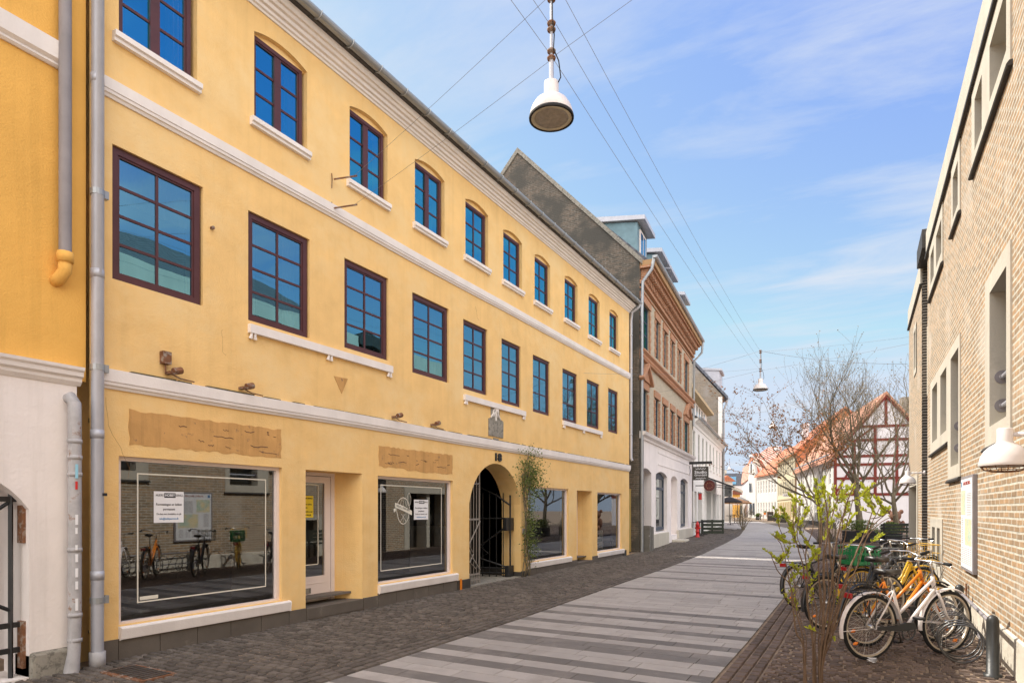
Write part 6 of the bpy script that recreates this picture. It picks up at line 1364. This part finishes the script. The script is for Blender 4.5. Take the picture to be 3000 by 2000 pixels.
for k in range(14):
    a = Vector((-6.92, 13.0+rr.uniform(-.1, .2), rr.uniform(1.9, 2.7))); b = a+Vector((.08, rr.uniform(-.6, .9), rr.uniform(-.1, .45))); mb.tube([tuple(v) for v in cr([a, a.lerp(b, .5)+Vector((.03, 0, .08)), b], 4)], .004, 3)
mb.build('stems', bark, cl_, smooth=True); lv.ct = .5; lv.build('leaves', leaf_green, cl_)

# ------------------------------------------------------------------ street furniture
def planter(label, x, y, L_, W_, H_, fh, seed, rot=0):
    t = thing('planter', label, 'planter', (x, y, gz(y)), 'planters on the square'); c, s = math.cos(rot), math.sin(rot); z0 = gz(y)
    xf = lambda a, b, cc: Vector((x+a*c-b*s, y+a*s+b*c, z0+cc))
    q = MB(xf); n = 4
    for i in range(n): z = .03+i*(H_-.03)/n; q.box(-L_/2, L_/2, -W_/2, W_/2, z, z+(H_-.03)/n-.012)
    q.build('box', pm('planter_black', (.022, .022, .024), .7, .2, 4, .2, 30) if 'planter_black' not in MATS else MATS['planter_black'], t)
    rr = random.Random(seed); lv = MB(xf); q = MB(xf)
    for i in range(26): a = rr.uniform(-L_/2, L_/2)*.8; b = rr.uniform(-W_/2, W_/2)*.8; q.tube([(a, b, H_-.05), (a*1.15, b*1.15, H_+fh*rr.uniform(.5, .9))], .006, 4)
    q.build('stems', bark, t)
    lv2 = MB()
    for i in range(900):
        a = rr.gauss(0, L_*.28); b = rr.gauss(0, W_*.32); hh = H_+fh*rr.random()*(1-.5*(abs(a)/(L_*.6))**2); leaf(lv2, xf(a, b, hh), rr.uniform(.05, .09), rr)
    lv2.ct = .5; lv2.build('foliage', leaf_green, t)
planter('black slatted planter with an evergreen bush beside the cafe tables', .72, 29.6, .62, .62, .48, .42, 3, .3)
planter('longer black planter of light green hedge left of the other planter', -.35, 30.9, 1.3, .5, .5, .45, 4, .35)
def cafetable(label, x, y, grp='cafe tables', m=None, top=.7, w_=.6):
    t = thing('cafe_table', label, 'table', (x, y, gz(y)), grp); q = MB(); z = gz(y); q.box(x-w_/2, x+w_/2, y-w_/2, y+w_/2, z+top, z+top+.03); q.build('table_top', m or awn, t, bevel=.006)
    q = MB(); q.tube([(x, y, z), (x, y, z+top)], .03, 8); q.tube([(x-.25, y, z+.02), (x+.25, y, z+.02)], .02, 6); q.tube([(x, y-.25, z+.02), (x, y+.25, z+.02)], .02, 6); q.build('pedestal', iron, t)
def bench(label, x, y, rot, L_=1.5):
    t = thing('bench', label, 'bench', (x, y, gz(y))); c, s = math.cos(rot), math.sin(rot); z0 = gz(y); xf = lambda a, b, cc: Vector((x+a*c-b*s, y+a*s+b*c, z0+cc))
    q = MB(xf)
    for i in range(4): q.box(-L_/2, L_/2, -.22+i*.115, -.12+i*.115, .43, .46)
    q.build('seat', wood_dk, t); q = MB(xf)
    for i in range(3): q.box(-L_/2, L_/2, .24, .27, .55+i*.12, .64+i*.12)
    q.build('backrest', wood_dk, t)
    for e in (-L_/2+.1, L_/2-.1): q = MB(xf); q.box(e-.03, e+.03, -.2, -.14, 0, .43); q.box(e-.03, e+.03, .2, .24, 0, .9); q.build('leg', iron, t)
cafetable('dark cafe table beside the evergreen planter', 1.35, 31.2, 'tables on the square'); cafetable('dark cafe table in front of the carved bear', 1.3, 34.5, 'tables on the square')
bench('dark slatted bench by the planter near the brick corner', 1.15, 28.0, .2); bench('brown bench among the bicycles at the rack end', .75, 14.6, 1.35, 1.1)
# carved bear
be = MB()
def ball(mb, c, r, k=14):
    n = 8; mb.lathe([(r[0]*math.sin(math.pi*i/n)+.0001, -r[2]*math.cos(math.pi*i/n)) for i in range(n+1)], c, k)
x, y = 1.15, 38.4; z = gz(y)
ball(be, (x, y, z+.42), (.36, .36, .44)); ball(be, (x, y-.05, z+1.0), (.28, .28, .26)); ball(be, (x, y-.3, z+.93), (.13, .13, .11)); ball(be, (x-.27, y, z+1.22), (.11, .11, .12)); ball(be, (x+.27, y, z+1.22), (.11, .11, .12))
ball(be, (x-.33, y-.2, z+.5), (.12, .12, .28)); ball(be, (x+.33, y-.2, z+.5), (.12, .12, .28)); ball(be, (x-.2, y-.35, z+.14), (.15, .15, .16)); ball(be, (x+.2, y-.35, z+.14), (.15, .15, .16))
bo = be.build('bear_sculpture', bear_m, smooth=True); tag(bo, 'brown carved wooden bear sitting before the half timbered house', 'sculpture')
md = bo.modifiers.new('fuse', 'REMESH'); md.mode = 'VOXEL'; md.voxel_size = .035; md.use_smooth_shade = True
# hydrant
x, y = -7.55, 32.4; z = gz(y); hy = thing('fire_hydrant', 'red fire hydrant on the left pavement before the cafe tables', 'hydrant', (x, y, z))
q = MB(); q.lathe([(.12, 0), (.12, .04), (.085, .05), (.085, .25), (.10, .26), (.10, .30), (.08, .32), (.08, .55), (.10, .57), (.10, .62), (.085, .66), (.05, .74), (.03, .76), (.03, .80), (0, .82)], (x, y, z), 16); q.build('body', red_m, hy, smooth=True)
for dx_, dy_ in ((.15, -.03), (-.12, .03)): q = MB(); q.tube([(x, y, z+.46), (x+dx_, y+dy_, z+.46)], .05, 10); q.build('outlet', red_m, hy, smooth=True)
cafetable('black cafe table closest to the fire hydrant', -7.75, 33.7, 'tables beside the white house'); cafetable('black cafe table next to the pallet screen', -7.9, 35.2, 'tables beside the white house')
pf = thing('pallet_screen', 'dark green pallet board screen standing beyond the black cafe tables', 'screen', (-7.7, 36.6, .25))
FP = Fac(-8.25, 36.3, 65, 1)
for i in range(4): q = MB(FP); q.box(0, 1.25, .28+i*.205, .28+i*.205+.145, -.03, 0); q.build('board', wood_dk, pf)
for s in (.05, .62, 1.2): q = MB(FP); q.box(s-.04, s+.04, .25, 1.06, -.12, -.032); q.build('post', wood_dk, pf)
q = MB(F3); q.tube([(9.2, 2.0, .05), (9.2, 2.0, .3)], .02, 5); q.lathe([(.1, 0), (.16, .1), (0, .14)], (0, 0, 0), 10) if False else None
# far cafe: parasols, board, stools
def parasol(label, u, d, h, w_, m):
    X, Y = camxy(u, d); t = thing('parasol', label, 'parasol', (X, Y, gz(Y)), 'cafe parasols at the street end'); z = gz(Y)
    q = MB(); q.tube([(X, Y, z), (X, Y, z+h)], .03, 6); q.build('pole', iron, t); q = MB(); q.lathe([(w_, h-.55), (w_, h-.45), (w_*.5, h-.2), (.02, h)], (X, Y, z), 8); q.build('canopy', m, t)
parasol('dark parasol right beside the white house corner', 2137, 56, 2.3, 1.1, awn); parasol('brown parasol behind the street shrub', 2160, 60, 2.2, 1.3, wood_br); parasol('slim grey parasol farther down the lane', 2170, 70, 2.5, .9, pm('canopy_grey', (.2, .2, .2), .8, .1, 3, .1))
for i, (u, d, lb) in enumerate(((2140, 50, 'black cafe table under the dark parasol'), (2152, 54, 'black cafe table behind the street shrub'))): X, Y = camxy(u, d); cafetable(lb, X, Y, 'tables at the street end')
X, Y = camxy(2257, 62); z = gz(Y); ab = thing('chalkboard', 'black chalkboard with wooden frame standing by the stools', 'sign', (X, Y, z)); FA = Fac(X, Y, 80, 1)
q = MB(FA); q.box(-.25, .25, z+.02, z+.86, -.03, 0); q.build('board', darksign, ab); q = MB(FA); q.box(-.29, -.25, z, z+.9, -.04, .01); q.box(.25, .29, z, z+.9, -.04, .01); q.box(-.25, .25, z+.86, z+.9, -.04, .01); q.box(-.29, .29, z+.0, z+.9, -.34, -.31); q.build('frame', wood_br, ab)
text('Sale', FA(0, z+.55, .003), FA.d, (0, 0, 1), .12, paper, ab, width=.3)
def stool(label, u, d):
    X, Y = camxy(u, d); z = gz(Y); t = thing('stool', label, 'stool', (X, Y, z), 'white stools outside the white row')
    q = MB(); q.box(X-.2, X+.2, Y-.2, Y+.2, z+.58, z+.61); q.build('seat', trimw, t)
    for a in (-1, 1):
        for b in (-1, 1): q = MB(); q.tube([(X+.17*a, Y+.17*b, z+.58), (X+.2*a, Y+.2*b, z)], .015, 5); q.build('leg', trimw, t)
    return X, Y, z+.61
X, Y, z = stool('white stool carrying a small pot of flowers', 2241, 61); stool('empty white stool left of the flower pot', 2232, 62)
t = thing('flower_pot', 'orange pot of pale green leaves standing on the white stool', 'plant pot', (X, Y, z)); q = MB(); q.lathe([(.09, 0), (.13, .2), (0, .2)], (X, Y, z), 12); q.build('pot', orange_paint, t); lv = MB(); rr = random.Random(1)
for i in range(60): leaf(lv, Vector((X+rr.gauss(0, .08), Y+rr.gauss(0, .08), z+.2+rr.random()*.12)), .08, rr)
lv.ct = .5; lv.build('leaves', leaf_green, t)
for i, (u, d, lb) in enumerate(((2275, 58, 'brown wooden tub planter by the cream house'), (2222, 66, 'dark planter box farthest along the white row'), (2295, 54, 'brown tub planter nearer the half timbered house'))):
    X, Y = camxy(u, d); planter(lb, X, Y, .5, .4, .4, .3, 60+i)

# ------------------------------------------------------------------ small things on the paving
x, y = camxy(250, 4.9); z = gz(y); dc = thing('drain_cover', 'rusty rectangular cover set in the cobbles at the bottom left', 'drain cover', (-5.9, 3.55, z))
q = MB(); q.box(-6.6, -5.9, 3.45, 3.8, z-.02, z+.012); q.build('frame', rust, dc, bevel=.004); q = MB()
for i in range(9): q.box(-6.56+i*.073, -6.56+i*.073+.045, 3.49, 3.76, z+.012, z+.018)
q.build('grating', steel_dark, dc)
